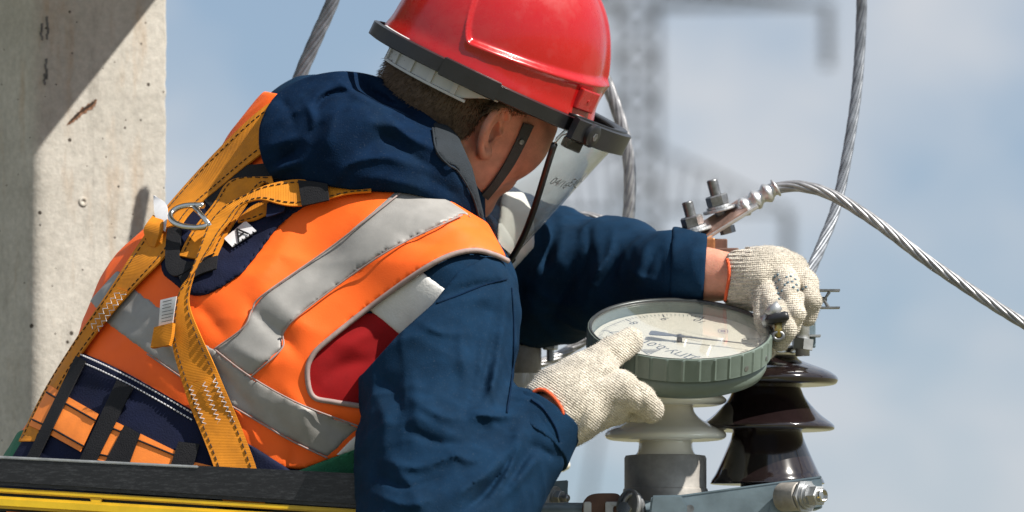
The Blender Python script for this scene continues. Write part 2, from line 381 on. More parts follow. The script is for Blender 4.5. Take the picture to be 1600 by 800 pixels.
def ellip(g, c, axes, rad):
    """c world centre, axes 3 unit vectors, rad 3 radii"""
    k = []
    for a, r in zip(axes, rad): k.append(((g.X-c[0])*a[0]+(g.Y-c[1])*a[1]+(g.Z-c[2])*a[2])/r)
    q = np.sqrt(k[0]**2+k[1]**2+k[2]**2); g2 = np.sqrt((k[0]/rad[0])**2+(k[1]/rad[1])**2+(k[2]/rad[2])**2)+1e-9
    return (q*(q-1)/g2).astype(np.float32)
def smin(a, b, k):
    h = np.clip(.5+.5*(b-a)/k, 0, 1); return b+(a-b)*h-k*h*(1-h)
def snet(F, lo, h):
    s = F < 0; n = F.shape
    c = np.zeros(tuple(x-1 for x in n), np.int8)
    for i in (0, 1):
        for j in (0, 1):
            for k in (0, 1): c += s[i:n[0]-1+i, j:n[1]-1+j, k:n[2]-1+k]
    m = (c > 0) & (c < 8); I = np.argwhere(m); ids = np.full(m.shape, -1, np.int32); ids[m] = np.arange(len(I))
    acc = np.zeros((len(I), 3)); cnt = np.zeros(len(I))
    cor = [(i, j, k) for i in (0, 1) for j in (0, 1) for k in (0, 1)]
    for a in cor:
        for ax in range(3):
            if a[ax]: continue
            b_ = list(a); b_[ax] = 1
            fa = F[I[:, 0]+a[0], I[:, 1]+a[1], I[:, 2]+a[2]]; fb = F[I[:, 0]+b_[0], I[:, 1]+b_[1], I[:, 2]+b_[2]]
            x = (fa < 0) != (fb < 0); t_ = np.where(x, fa/(fa-fb+1e-12), 0)
            p = np.tile(np.array(a, float), (len(I), 1)); p[:, ax] = t_
            acc[x] += p[x]; cnt[x] += 1
    v = (I+acc/cnt[:, None])*h+np.array(lo)
    Q = []
    for ax in range(3):
        o1, o2 = [(1, 2), (2, 0), (0, 1)][ax]
        sl0 = [slice(None)]*3; sl1 = [slice(None)]*3; sl0[ax] = slice(0, -1); sl1[ax] = slice(1, None)
        e = s[tuple(sl0)] != s[tuple(sl1)]; E = np.argwhere(e)
        E = E[(E[:, o1] > 0) & (E[:, o2] > 0) & (E[:, o1] < n[o1]-1) & (E[:, o2] < n[o2]-1)]
        inside = s[E[:, 0], E[:, 1], E[:, 2]]
        def cell(d1, d2):
            q = E.copy(); q[:, o1] += d1; q[:, o2] += d2; return ids[q[:, 0], q[:, 1], q[:, 2]]
        q = np.stack([cell(-1, -1), cell(0, -1), cell(0, 0), cell(-1, 0)], 1)
        q[~inside] = q[~inside][:, ::-1]; Q.append(q)
    return v, np.vstack(Q)
def relax(v, q, it, lam=.5):
    e = np.vstack([q[:, [0, 1]], q[:, [1, 2]], q[:, [2, 3]], q[:, [3, 0]]]); n = len(v)
    for _ in range(it):
        acc = np.zeros_like(v); cnt = np.zeros(n)
        for k in range(3):
            acc[:, k] = np.bincount(e[:, 0], v[e[:, 1], k], n)+np.bincount(e[:, 1], v[e[:, 0], k], n)
        cnt = np.bincount(e[:, 0], minlength=n)+np.bincount(e[:, 1], minlength=n)
        v = v*(1-lam)+lam*acc/np.maximum(cnt, 1)[:, None]
    return v
def mesh_np(name, v, q, m, parent=None):
    me = bpy.data.meshes.new(name); k = q.shape[1]
    me.vertices.add(len(v)); me.vertices.foreach_set('co', v.astype(np.float32).ravel())
    me.loops.add(q.size); me.loops.foreach_set('vertex_index', q.ravel().astype(np.int32))
    me.polygons.add(len(q)); me.polygons.foreach_set('loop_start', np.arange(0, q.size, k, dtype=np.int32))
    me.polygons.foreach_set('loop_total', np.full(len(q), k, np.int32)); me.update(calc_edges=True); me.validate()
    return link(name, me, m, parent, True)
def biggest(v, q):
    lab = np.arange(len(v))
    while True:
        m_ = lab[q].min(1); new = lab.copy()
        for k in range(4): np.minimum.at(new, q[:, k], m_)
        new = new[new]
        if (new == lab).all(): break
        lab = new
    u, c_ = np.unique(lab[q[:, 0]], return_counts=True); keep = lab[q[:, 0]] == u[c_.argmax()]; q = q[keep]
    us, inv_ = np.unique(q, return_inverse=True); return v[us], inv_.reshape(q.shape)
def iso(name, F, g, m, parent=None, it=1):
    F = F.copy()
    F[0] = F[-1] = 1e-3; F[:, 0] = F[:, -1] = 1e-3; F[:, :, 0] = F[:, :, -1] = 1e-3
    v, q = snet(F, g.lo, g.h)
    if name == 'reflective_patch': v, q = biggest(v, q)
    if it: v = relax(v, q, it)
    return mesh_np(name, v, q, m, parent)
# 2-D polygon distance (pixels), rasterised
RX0, RX1, RY0, RY1, RS = -150, 1420, -40, 1040, 2.5
_gx, _gy = np.meshgrid(np.arange(RX0, RX1, RS), np.arange(RY0, RY1, RS), indexing='ij')
def segdist(x, y, a, b):
    dx, dy = b[0]-a[0], b[1]-a[1]; t_ = np.clip(((x-a[0])*dx+(y-a[1])*dy)/(dx*dx+dy*dy+1e-9), 0, 1)
    return np.hypot(x-a[0]-t_*dx, y-a[1]-t_*dy)
def polyraster(poly):
    d = np.full(_gx.shape, 1e9); ins = np.zeros(_gx.shape, bool); n = len(poly)
    for i in range(n):
        a, b = poly[i], poly[(i+1) % n]; d = np.minimum(d, segdist(_gx, _gy, a, b))
        c_ = ((a[1] > _gy) != (b[1] > _gy)) & (_gx < (b[0]-a[0])*(_gy-a[1])/((b[1]-a[1]) or 1e-9)+a[0]); ins ^= c_
    return np.where(ins, -d, d).astype(np.float32)
def sample2(Rr, px, py):
    x = np.clip((px-RX0)/RS, 0, Rr.shape[0]-1.01); y = np.clip((py-RY0)/RS, 0, Rr.shape[1]-1.01)
    x, y = np.broadcast_arrays(x, y)
    i = x.astype(np.int32); j = y.astype(np.int32); u = x-i; v_ = y-j
    return (Rr[i, j]*(1-u)*(1-v_)+Rr[i+1, j]*u*(1-v_)+Rr[i, j+1]*(1-u)*v_+Rr[i+1, j+1]*u*v_)
def prism(g, poly): return sample2(polyraster(poly), g.px, g.py)/S
def wrinkles(g, lst):
    """each: (polyline px, amplitude m, width px) -> raised ridges (+) or valleys (-)"""
    W = np.zeros(_gx.shape, np.float32)
    for pl, a, wd in lst:
        pl = cat(pl, max(8, len(pl)*5)); d = np.full(_gx.shape, 1e9); tt = np.zeros(_gx.shape)
        for i in range(len(pl)-1):
            dd = segdist(_gx, _gy, pl[i], pl[i+1]); u = dd < d; d = np.where(u, dd, d); tt = np.where(u, i/(len(pl)-2), tt)
        W += a*np.exp(-(d/wd)**1.35)*(np.sin(np.clip(tt, .0, 1)*PI)*.75+.25)
    return sample2(W, g.px, g.py)
def lump(g, amp, freq, seed, n=6):
    rs = np.random.RandomState(seed); o = 0
    for i in range(n):
        k = rs.randn(3); k = k/np.linalg.norm(k)*freq*(.6+.9*rs.rand()); ph = rs.rand()*6.28
        o = o+np.sin(k[0]*g.X+k[1]*g.Y+k[2]*g.Z+ph)
    return (o*amp/n**.5).astype(np.float32)
def crumple(g, amp, freq, seed, n=5, sharp=2.0):
    rs = np.random.RandomState(seed); o = 0
    for i in range(n):
        k = rs.randn(3); k = k/np.linalg.norm(k)*freq*(.5+rs.rand()); k2 = rs.randn(3)*freq*.5; ph = rs.rand()*6.28
        a = k[0]*g.X+k[1]*g.Y+k[2]*g.Z+ph+1.6*np.sin(k2[0]*g.X+k2[1]*g.Y+k2[2]*g.Z+ph*2)
        m_ = .5+.5*np.sin(.37*(k2[1]*g.X-k2[2]*g.Y+k2[0]*g.Z)+ph*3)
        o = o+m_*(1-np.abs(np.sin(a)))**sharp
    return (o*amp/n**.5).astype(np.float32)
class Field:
    """trilinear lookup of a stored distance grid"""
    def __init__(s, F, g): s.F = F; s.lo = g.lo; s.h = g.h; s.n = np.array(F.shape)
    def __call__(s, p):
        q = (p-s.lo)/s.h; bad = ((q < 0) | (q > s.n-1.01)).any(-1); q = np.clip(q, 0, s.n-1.02)
        i = q.astype(int); f = q-i; o = 0
        for a in (0, 1):
            for b in (0, 1):
                for c_ in (0, 1):
                    wgt = (f[..., 0] if a else 1-f[..., 0])*(f[..., 1] if b else 1-f[..., 1])*(f[..., 2] if c_ else 1-f[..., 2])
                    o = o+wgt*s.F[i[..., 0]+a, i[..., 1]+b, i[..., 2]+c_]
        return np.where(bad, np.maximum(o, .03), o)
    def drape(s, pts, off, Y0=-.5):
        pts = np.atleast_2d(np.array(pts, float))
        d = np.stack([(pts[:, 0]-800)/FPX, UPV[1]*(400-pts[:, 1])/FPX+FWD[1], UPV[2]*(400-pts[:, 1])/FPX+FWD[2]], 1); d /= np.linalg.norm(d, axis=1)[:, None]
        t_ = (Y0-CAM[1])/d[:, 1]; best = np.full(len(pts), 1e9); bt = t_.copy(); off = np.broadcast_to(np.array(off, float), len(pts))
        done = np.zeros(len(pts), bool)
        for _ in range(160):
            v = s(CAM+d*t_[:, None])-off
            u = (v < best-1e-5) & ~done; best = np.where(u, v, best); bt = np.where(u, t_, bt)
            done |= v < .0004
            t_ = np.where(done, t_, t_+np.clip(v*.8, .0004, .05))
        tt = np.where(done, t_, bt)
        return CAM+d*tt[:, None]
def ribbon(name, Lp, Rp, field, off, m, parent, n=40, w=5, thick=.0022, drape=True, Ys=None, smooth_depth=2):
    """webbing between two edge polylines given in photo pixels, lying on a surface"""
    a = cat(Lp, n); b = cat(Rp, n); offs = np.interp(np.linspace(0, 1, n), np.linspace(0, 1, len(off)), off) if hasattr(off, '__len__') else np.full(n, off)
    pts = np.array([[a[i]*(1-j/(w-1))+b[i]*(j/(w-1)) for j in range(w)] for i in range(n)]).reshape(-1, 2)
    p = field.drape(pts, np.repeat(offs, w)).reshape(n, w, 3)
    for _ in range(smooth_depth):
        q = p.copy(); q[1:-1] = (p[:-2]+2*p[1:-1]+p[2:])/4; p = q
    nr = np.cross(np.gradient(p, axis=0).reshape(-1, 3), np.gradient(p, axis=1).reshape(-1, 3)); nr /= np.linalg.norm(nr, axis=1)[:, None]+1e-9
    nr = nr.reshape(n, w, 3); nr *= -np.sign(nr[..., 1:2]+1e-9)
    top = p+nr*thick*.5; bot = p-nr*thick*.5
    v = np.vstack([top.reshape(-1, 3), bot.reshape(-1, 3)]); K = n*w; f = []
    for i in range(n-1):
        for j in range(w-1):
            q0 = i*w+j; f += [(q0, q0+1, q0+w+1, q0+w), (K+q0, K+q0+w, K+q0+w+1, K+q0+1)]
        for j, fl in ((0, 0), (w-1, 1)):
            q0 = i*w+j; q = (q0, q0+w, K+q0+w, K+q0); f.append(q if not fl else q[::-1])
    for i in (0, n-1):
        for j in range(w-1):
            q0 = i*w+j; q = (q0, q0+1, K+q0+1, K+q0); f.append(q if i else q[::-1])
    dl = np.concatenate([[0], np.cumsum(np.linalg.norm(np.diff(p[:, w//2], axis=0), axis=1))])
    uv = [(j/(w-1), dl[i]) for i in range(n) for j in range(w)]*2
    o = raw(name, v, f, m, parent, False, uv)
    o.data.polygons.foreach_set('use_smooth', np.array([1 if (len(set(x < K for x in pp.vertices)) == 1) else 0 for pp in o.data.polygons], dtype=bool))
    # a smooth top and bottom but crisp borders
    bm = bmesh.new(); bm.from_mesh(o.data)
    for e in bm.edges:
        if len(e.link_faces) == 2 and e.calc_face_angle(0) > R(50): e.smooth = False
    bm.to_mesh(o.data); bm.free()
    return o, p, nr, dl
def stitch(name, p, nr, dl, col, m, parent, step=.0075, ln=.0045, rad=.0005, lift=.0018, width=.00065):
    """dashes along column position col (0..1) of a ribbon"""
    n, w, _ = p.shape; x = col*(w-1); j = min(int(x), w-2); u = x-j
    c_ = p[:, j]*(1-u)+p[:, j+1]*u+nr[:, j]*lift; mb = MB(); s_ = dl[0]+.004
    cols = [np.interp(np.arange(0.004, dl[-1]-ln, step), dl, c_[:, k]) for k in range(3)]
    cole = [np.interp(np.arange(0.004, dl[-1]-ln, step)+ln, dl, c_[:, k]) for k in range(3)]
    for i in range(len(cols[0])):
        mb.tube([(cols[0][i], cols[1][i], cols[2][i]), (cole[0][i], cole[1][i], cole[2][i])], width, 5)
    return mb.build(name, m, parent)

# ================================================================== SETTING
raw('ground', [(-3000, -3000, 0), (3000, -3000, 0), (3000, 3000, 0), (-3000, 3000, 0)], [(0, 1, 2, 3)], M_ground)
bpy.data.objects['ground']['kind'] = 'structure'

# concrete pole behind the worker
YP = .36
PK = .55     # the lit face turns towards the right
xl = P(54, 400, YP)[0]
xr = xl
for _ in range(20): xr = P(260, 400, YP+PK*(xr-xl))[0]
def PP(px, py, d=0):
    y = YP
    for _ in range(25): y = YP+PK*(P(px, py, y)[0]-xl)
    return P(px, py, y)+d*np.array([PK, -1, 0])/math.hypot(PK, 1)
yr_ = YP+PK*(xr-xl)
sec = [(xl, YP), (xr, yr_), (xr-.10, yr_+.14), (xl-.06, YP+.23), (xl-.12, YP+.13)]
pole = empty('concrete_pole', ((xl+xr)/2, YP+.1, 0), 'weathered grey concrete power pole with rust-stained gouge, left of the worker', 'pole')
bm = bmesh.new()
NZ = 220; z0, z1 = H-.42, H+.5
zs = [0, 2, 4, 5.5]+list(np.linspace(z0, z1, NZ))+[H+1.2, H+2.5]
ring = []
rs = np.random.RandomState(3); chip = np.convolve(rs.rand(len(zs)+8)**6, [.2, .6, 1, .6, .2], 'same')
for k, z in enumerate(zs):
    row = []; m_ = len(sec)
    for i in range(m_):
        p0, p1, p2 = Vector(sec[i-1]), Vector(sec[i]), Vector(sec[(i+1) % m_])
        bev = .016 if i == 0 else .0025
        if i == 1: bev += .004*chip[k]
        a = p1+(p0-p1).normalized()*bev; b_ = p1+(p2-p1).normalized()*bev
        for u in (0, .25, .5, .75, 1):
            q = a*(1-u)**2+p1*2*u*(1-u)+b_*u*u; row.append(bm.verts.new((q.x, q.y, z)))
    ring.append(row)
for k in range(len(zs)-1):
    n_ = len(ring[0])
    for i in range(n_): bm.faces.new((ring[k][i], ring[k][(i+1) % n_], ring[k+1][(i+1) % n_], ring[k+1][i]))
bm.faces.new(ring[-1]); bm.faces.new(ring[0][::-1]); bmesh.ops.recalc_face_normals(bm, faces=bm.faces)
me = bpy.data.meshes.new('shaft'); bm.to_mesh(me); bm.free(); shaft = link('shaft', me, M_conc, pole, True)
for p_ in me.polygons: p_.use_smooth = abs(p_.normal.z) < .5
# the gouge with exposed reinforcement, patched lump, small twig ends
gp = cat([(103, 194), (115, 184), (128, 172), (142, 163), (150, 154)], 26); mb = MB()
for i in range(25):
    for dx, dy, ww in ((1, 1.5, 5.5),):
        w0 = ww*abs(math.sin(PI*(i+.3)/25.6))**.6*random.uniform(.6, 1.2); (x0_, y0_), (x1_, y1_) = gp[i], gp[i+1]
        mb.add([PP(x0_+dx-.6*w0, y0_+dy-.8*w0, .0012), PP(x1_+dx-.6*w0, y1_+dy-.8*w0, .0012), PP(x1_+dx+.6*w0, y1_+dy+.8*w0, .0006), PP(x0_+dx+.6*w0, y0_+dy+.8*w0, .0006)], [(0, 3, 2, 1)])
tag(mb.build('rust_gouge', mat('rust_stain', (.20, .10, .055), .95, var=.45, vscale=160, bump=.6, bscale=260), pole), 'dark rusty gouge in the concrete')
mb = MB()
for i in range(2, 24):
    w0 = 2.6*abs(math.sin(PI*(i+.3)/25.6))**.7*random.uniform(.4, 1.3); (x0_, y0_), (x1_, y1_) = gp[i], gp[i+1]
    mb.add([PP(x0_-.6*w0, y0_-.8*w0, .0022), PP(x1_-.6*w0, y1_-.8*w0, .0022), PP(x1_+.6*w0, y1_+.8*w0, .0016), PP(x0_+.6*w0, y0_+.8*w0, .0016)], [(0, 3, 2, 1)])
mb.build('gouge_crack', mat('dark_crack', (.03, .017, .01), .95, var=.4, vscale=200), pole)
for cx_, cy_, hh_ in ((64, 50, 13), (74, 44, 18), (72, 108, 16), (69, 124, 9)):
    mb = MB()
    for k in range(4):
        xx, yy = cx_+random.uniform(-1.5, 1.5), cy_+(k-1.5)*hh_*.5; mb.add([PP(xx-2, yy-hh_*.25, .0006), PP(xx+2, yy-hh_*.3, .0006), PP(xx+1.6, yy+hh_*.28, .0006), PP(xx-1.5, yy+hh_*.22, .0006)], [(0, 3, 2, 1)])
    mb.build('paint_scuff', mat('grey_scuff', (.13, .13, .125), .9, var=.4, vscale=90), pole)
mb = MB(); mb.lathe(PP(130, 315, .001), [(.0060, 0), (.0052, .0003), (.003, .0002), (.002, -.0004)], (PK, -1, 0), 12)
mb.build('filled_dimple', M_conc, pole, smooth=True)
mb = MB()
mb.tube([PP(152, 464, 0), PP(158, 456, .006), PP(166, 450, .012)], .0011, 5); mb.tube([PP(156, 460, .004), PP(170, 456, .012)], .0008, 5)
mb.build('wire_stub', M_rust, pole)
# unseen box added above the frame: its lower edge throws the slanting shadow
Q1, Q2, Q3 = PP(247, 0), PP(55, 245), PP(0, 0); ez = P(0, 0, -.1)[2]+.30
sv_ = np.array(SUN); E1, E2, E3 = [q+sv_*((ez-q[2])/sv_[2]) for q in (Q1, Q2, Q3)]
ed = (E2-E1)/np.linalg.norm(E2-E1); en = np.array([-ed[1], ed[0], 0])
if (E3-E1)@en < 0: en = -en
cc_ = E1+ed*.12+en*.275; CMx = Matrix((V(ed), V(en), Vector((0, 0, 1)))).transposed()
caster = empty('shadow_caster', cc_, 'unseen grey steel box added above the worker to cast the slanting shadow on the pole', 'shadow caster')
MB().box(cc_+np.array([0, 0, .35]), .62, .55, .7, CMx, bev=.006).build('caster_box', M_steel, caster)
MB().box(cc_+np.array([0, 0, .35])+ed*.314, .006, .47, .6, CMx, bev=.002).build('caster_door', M_steel, caster)
MB().box(cc_+np.array([0, 0, .35])+ed*.325+en*.18, .016, .02, .12, CMx, bev=.004).build('caster_handle', M_dkbolt, caster)

# far lattice tower
YT = 94.0
kx = (YT-CAM[1])/FPX*1.0           # metres per pixel there
def T(px, py, dY=0): return P(px, py, YT+dY)
tw = empty('lattice_tower', T(995, 800)*np.array([1, 1, 0]), 'blurred steel lattice power line tower far behind the worker', 'tower')
wX = (T(1027, 0)-T(962, 0))[0]; x0 = T(962, 0)[0]; x1 = T(1027, 0)[0]; ztop = T(0, -170)[2]
bw = 1.9
def leg_x(z, sgn):
    f = max(0, (T(0, 500)[2]-z)/T(0, 500)[2]); return (x0+x1)/2+sgn*(wX/2+bw*f)
for sx in (-1, 1):
    for sy in (0, 1):
        mb = MB()
        pts = []
        for z in (0, T(0, 500)[2], ztop):
            f = max(0, (T(0, 500)[2]-z)/T(0, 500)[2]); pts.append((leg_x(z, sx), YT+(sy-.5)*wX*(1+4*f), z))
        mb.tube(pts, .06, 4); mb.build('leg', M_tower, tw)
mb = MB(); z = T(0, 500)[2]; k = 0; st_ = wX*1.05
while z < ztop-st_:
    for sy in (-.5, .5):
        for a, b_ in ((-1, 1), (1, -1)):
            mb.tube([(leg_x(z, a), YT+sy*wX, z), (leg_x(z+st_, b_), YT+sy*wX, z+st_)], .032, 4)
        mb.tube([(x0, YT+sy*wX, z), (x1, YT+sy*wX, z)], .035, 4)
    for sx in (x0, x1):
        mb.tube([(sx, YT-.5*wX, z), (sx, YT+.5*wX, z+st_)], .032, 4)
    z += st_; k += 1
mb.build('bracing', M_tower, tw)
def arm(yy, yb, xa, xb, yy2=None, k=1.0):
    mb = MB(); yy2 = yy if yy2 is None else yy2
    for dy in (-.5, .5):
        A = T(xa, yy, 0); B = T(xb, yy2, 0); C_ = T(xa, yb, 0); A[1] += dy*wX; C_[1] += dy*wX
        mb.tube([A, B], .055*k, 4); mb.tube([C_, B], .04*k, 4)
        for u in np.linspace(.1, .9, 8):
            mb.tube([A*(1-u)+B*u, C_*(1-u-.05)+B*(u+.05)], .035, 4)
    return mb
arm(8, -22, 1027, 1300).build('crossarm', M_tower, tw); arm(8, -22, 962, 700).build('crossarm', M_tower, tw)
arm(330, 232, 1027, 1236, k=.6).build('crossarm', M_tower, tw); arm(330, 232, 962, 760, k=.6).build('crossarm', M_tower, tw)
for (px, py, y2) in ((1293, 10, 105), (1231, 332, 420), (765, 335, 420)):
    mb = MB(); prof = []
    a = T(px, y2); b_ = T(px, py); n_ = 7; hh = (b_[2]-a[2])
    for i in range(n_):
        z = hh*i/n_; prof += [(.05, z), (.13, z+hh/n_*.3), (.12, z+hh/n_*.5), (.05, z+hh/n_*.8)]
    prof.append((.05, hh)); mb.lathe(a, prof, n=12); mb.build('insulator_string', M_tower, tw)

# ================================================================== STRANDED CABLES
def cable(name, pts, rad, m, label, group=None, strands=7, lay=.15, n=90, parent=None, core=True):
    c_ = cat(pts, n); p3 = [V(P(*q)) for q in c_] if parent != 'world' else [V(q) for q in c_]
    mb = MB(); nrm = None; fr = []; L_ = 0; acc = []
    for i in range(n):
        d = (p3[min(i+1, n-1)]-p3[max(i-1, 0)]).normalized()
        nrm = d.orthogonal().normalized() if nrm is None else (nrm-d*nrm.dot(d)).normalized()
        fr.append((nrm, d.cross(nrm))); L_ += (p3[i]-p3[i-1]).length if i else 0; acc.append(L_)
    sr = rad*.40
    for s_ in range(strands):
        q = []
        for i in range(n):
            a = 2*PI*s_/strands+2*PI*acc[i]/lay; q.append(p3[i]+(fr[i][0]*math.cos(a)+fr[i][1]*math.sin(a))*(rad-sr))
        mb.tube(q, sr, 6)
    mb.tube(p3, rad*.45, 6)
    o = mb.build(name, m, None, smooth=True)
    return o
cb = 'bare stranded conductors'
o = cable('power_cable', [(575, -190, .3), (545, -80, .3), (520, 0, .3), (494, 60, .3), (467, 125, .3), (440, 215, .3), (430, 300, .32)], .0085, M_stranddk, '', n=120)
tag(o, 'grey twisted cable rising behind the navy hood, left of the helmet', 'cable', cb)
o = cable('power_cable', [(880, -60, .42), (915, 60, .42), (948, 130, .42), (972, 200, .42), (984, 270, .42), (980, 360, .42), (965, 450, .42), (940, 560, .42)], .0078, M_strand, '', n=130)
tag(o, 'pale twisted cable bowing down beside the face shield behind the worker', 'cable', cb)
o = cable('power_cable', [(1340, -220, .3), (1346, -60, .3), (1345, 50, .3), (1335, 170, .28), (1310, 310, .25), (1285, 380, .22), (1264, 430, .18), (1240, 500, .12)], .0066, M_stranddk, '', n=130)
tag(o, 'dark grey twisted cable hanging straight down to the gripping glove', 'cable', cb)
o = cable('power_cable', [(780, 420, .36), (820, 385, .36), (860, 355, .36), (905, 338, .36), (950, 347, .36), (1000, 368, .36), (1060, 420, .38), (1050, 470, .4), (960, 505, .42), (900, 540, .42), (860, 562, .4), (800, 580, .38)], .0062, M_strand, '', n=140)
tag(o, 'thin pale cable looping above and below the far navy sleeve', 'cable', cb)

# the cable with the crimped lug bolted to the copper bar
YL = .11
lugc = empty('lug_cable', P(1100, 370, YL), 'silvery twisted cable with crimped lug bolted by two studs, arching to the right', 'cable', cb)
o = cable('power_cable', [(1195, 298, YL), (1215, 294, YL), (1250, 291, YL-.005), (1300, 305, YL-.01), (1370, 348, YL-.02), (1450, 408, YL-.03), (1530, 462, YL-.04), (1605, 508, YL-.05), (1800, 620, YL-.07), (2000, 720, YL-.1)], .0068, M_strand, '', n=220)
o.name = 'conductor'; o.parent = lugc; o.matrix_parent_inverse = Matrix.Translation(lugc.location).inverted()
# barrel with three crimps
A = np.array(P(1160, 325, YL)); B = np.array(P(1213, 293, YL)); ax = V(B-A).normalized()
ln = float(np.linalg.norm(B-A)); prof = []
for i in range(33):
    u = i/32; r_ = .0118-.0042*(math.sin(u*PI*3-.6)**2 if .06 < u < .94 else .25); prof.append((r_, u*ln))
prof = [(.006, -.002)]+prof+[(.0085, ln+.001)]
MB().lathe(A, prof, ax, 20).build('crimped_barrel', M_alu, lugc, smooth=True)
# flat palm of the lug: tongue plate and copper facing
C0 = np.array(P(1081, 374, YL)); ux = V(A-C0).normalized(); back = Vector((0, 1, 0)); uy = (back-ux*back.dot(ux)).normalized(); uy = (uy*.8+Vector((0,0,1))*.55); uy = (uy-ux*uy.dot(ux)).normalized(); un = ux.cross(uy)
if un.z < 0: un = -un
Mx = Matrix((ux, uy, un)).transposed(); Lp = (V(A)-V(C0)).length
mb = MB(); mb.box(V(C0)+ux*Lp*.5, Lp+.03, .036, .0045, Mx, bev=.0012); mb.build('tongue', M_alu, lugc)
mb = MB(); mb.box(V(C0)+ux*Lp*.55+un*.0031, Lp*.98, .033, .0014, Mx); tag(mb.build('copper_facing', mat('tinned_copper', (.44, .30, .25), .4, .75, var=.25, vscale=60), lugc), 'reddish copper face of the lug')
mb = MB(); mb.box(V(C0)+ux*(Lp+.004), .02, .016, .011, Mx, bev=.004); mb.build('neck', M_alu, lugc)
def stud(base, axis, parent, sc=1.0, big=True, length=.032, m=M_dkbolt, name='bolt'):
    axis = Vector(axis).normalized(); base = V(base)
    prof = []; n_ = int(length/.0014/sc)
    for i in range(n_):
        z = i*length/n_; prof += [(.0056*sc, z), (.0049*sc, z+length/n_*.5)]
    prof.append((.0048*sc, length)); prof = [(.0056*sc, -.006)]+prof
    b_ = MB().lathe(base, prof, axis, 14).build(name, m, parent, smooth=True)
    MB().lathe(base, [(.0098*sc, .0055*sc), (.0105*sc, .0062*sc), (.0105*sc, .0142*sc), (.0092*sc, .0155*sc)], axis, 6).build('nut', m, b_)
    MB().lathe(base, [(.0118*sc, .003*sc), (.0122*sc, .0036*sc), (.0118*sc, .0055*sc)], axis, 24).build('spring_washer', M_steel, b_, smooth=False)
    MB().lathe(base, [(.0158*sc, 0), (.0162*sc, .001*sc), (.0158*sc, .0029*sc)], axis, 28).build('washer', M_steel, b_, smooth=False)
    return b_
sax = Vector((-.26, -.12, .96))
stud(P(1088, 366, YL-.008)+np.array(un)*.003, sax, lugc, 1.22, length=.036); stud(P(1127, 333, YL+.008)+np.array(un)*.003, sax, lugc, 1.22, length=.037)
mb = MB(); mb.lathe(V(P(1134, 352, YL))-un*.002, [(.009, -.008), (.009, 0)], sax, 6); mb.build('bolt_head', M_dkbolt, lugc)
cp = empty('copper_terminal', P(1110, 470, YL), 'copper terminal bar and brown clamp under the bolted lug', 'terminal')
MB().box(P(1085, 395, YL), .046, .04, .032, bev=.002).build('copper_bar', M_copper, cp)
MB().box(P(1058, 425, YL+.03), .05, .05, .03, bev=.002).build('copper_bar', M_copper, cp)
MB().box(P(1118, 384, YL+.004), .026, .03, .014, bev=.0015).build('clamp_jaw', M_brownbar, cp)
MB().box(P(1124, 402, YL), .043, .036, .019, bev=.0015).build('clamp_jaw', M_brownbar, cp)
MB().box(P(1046, 580, YL+.05), .03, .03, .30, bev=.002).build('riser', M_brownbar, cp)

# ================================================================== INSULATORS
YI = .055
def lathe_px(ax_x, Y, prof_px, name, m, parent, n=64, zero=None):
    """profile rows (radius px, py) -> lathe about vertical axis at pixel column ax_x"""
    c_ = P(ax_x, 400, Y); base = P(ax_x, prof_px[0][1], Y); sc = (np.linalg.norm(c_-CAM))/FPX
    pr = [(r_*sc, P(ax_x, py, Y)[2]-base[2]) for r_, py in prof_px]
    return MB().lathe(base, pr, (0, 0, 1), n).build(name, m, parent, angle=38)
def smoothprof(p, n): return [tuple(x) for x in cat(p, n)]
wi = empty('white_insulator', P(1040, 800, YI), 'cream porcelain insulator with wide shed on grey cap, under the gauge', 'insulator')
lathe_px(1040, YI, [(60, 880), (64, 878), (64, 716), (62, 712), (54, 711)], 'base_cap', M_castcap, wi)
lathe_px(1040, YI, [(66, 840), (66.4, 768), (65.5, 764), (64, 763)], 'cap_collar', M_castcap, wi)
lathe_px(1040, YI, smoothprof([(50, 713), (44, 706), (42, 696), (43, 690), (50, 689)], 14)+smoothprof([(72, 689), (88, 687), (95, 681), (90, 672), (74, 664), (56, 655), (46, 645), (43, 636)], 30)+smoothprof([(45, 634), (80, 634), (95, 627), (88, 618), (60, 606), (46, 594), (43, 580)], 26)+[(43, 560), (20, 558)], 'porcelain', M_porcw, wi)
bi = empty('brown_insulator', P(1197, 800, YI), 'dark brown glazed porcelain insulator with three sheds below the gripping glove', 'insulator')
lathe_px(1199, YI+.02, smoothprof([(40, 757), (84, 757), (88, 752), (80, 738), (68, 712), (58, 688), (54, 675)], 30)+smoothprof([(60, 674), (98, 673), (105, 668), (100, 661), (82, 647), (62, 625), (52, 606)], 30)+smoothprof([(56, 602), (100, 602), (110, 596), (108, 588), (92, 578), (60, 566), (48, 560), (47, 552)], 30)+[(30, 550)], 'porcelain', M_porcb, bi, n=80)
lathe_px(1212, YI+.015, [(44, 556), (45, 553), (40, 552), (40, 549), (44, 548), (44, 545), (40, 543), (36, 541)], 'terminal_disc', M_chrome, bi)
MB().lathe(P(1254, 556, YI-.02), [(.008, 0), (.008, .075)], (0, 0, 1), 16).build('terminal_stud', M_steel, bi, smooth=True)
MB().lathe(P(1254, 546, YI-.02), [(.0125, 0), (.0125, .012)], (.1, 0, 1), 6).build('nut', M_steel, bi)
MB().box(P(1256, 505, YI), .026, .012, .055, bev=.001).build('terminal_tab', M_bracket, bi)
MB().box(P(1258, 525, YI-.012), .034, .02, .0022).build('washer_plate', M_steel, bi)
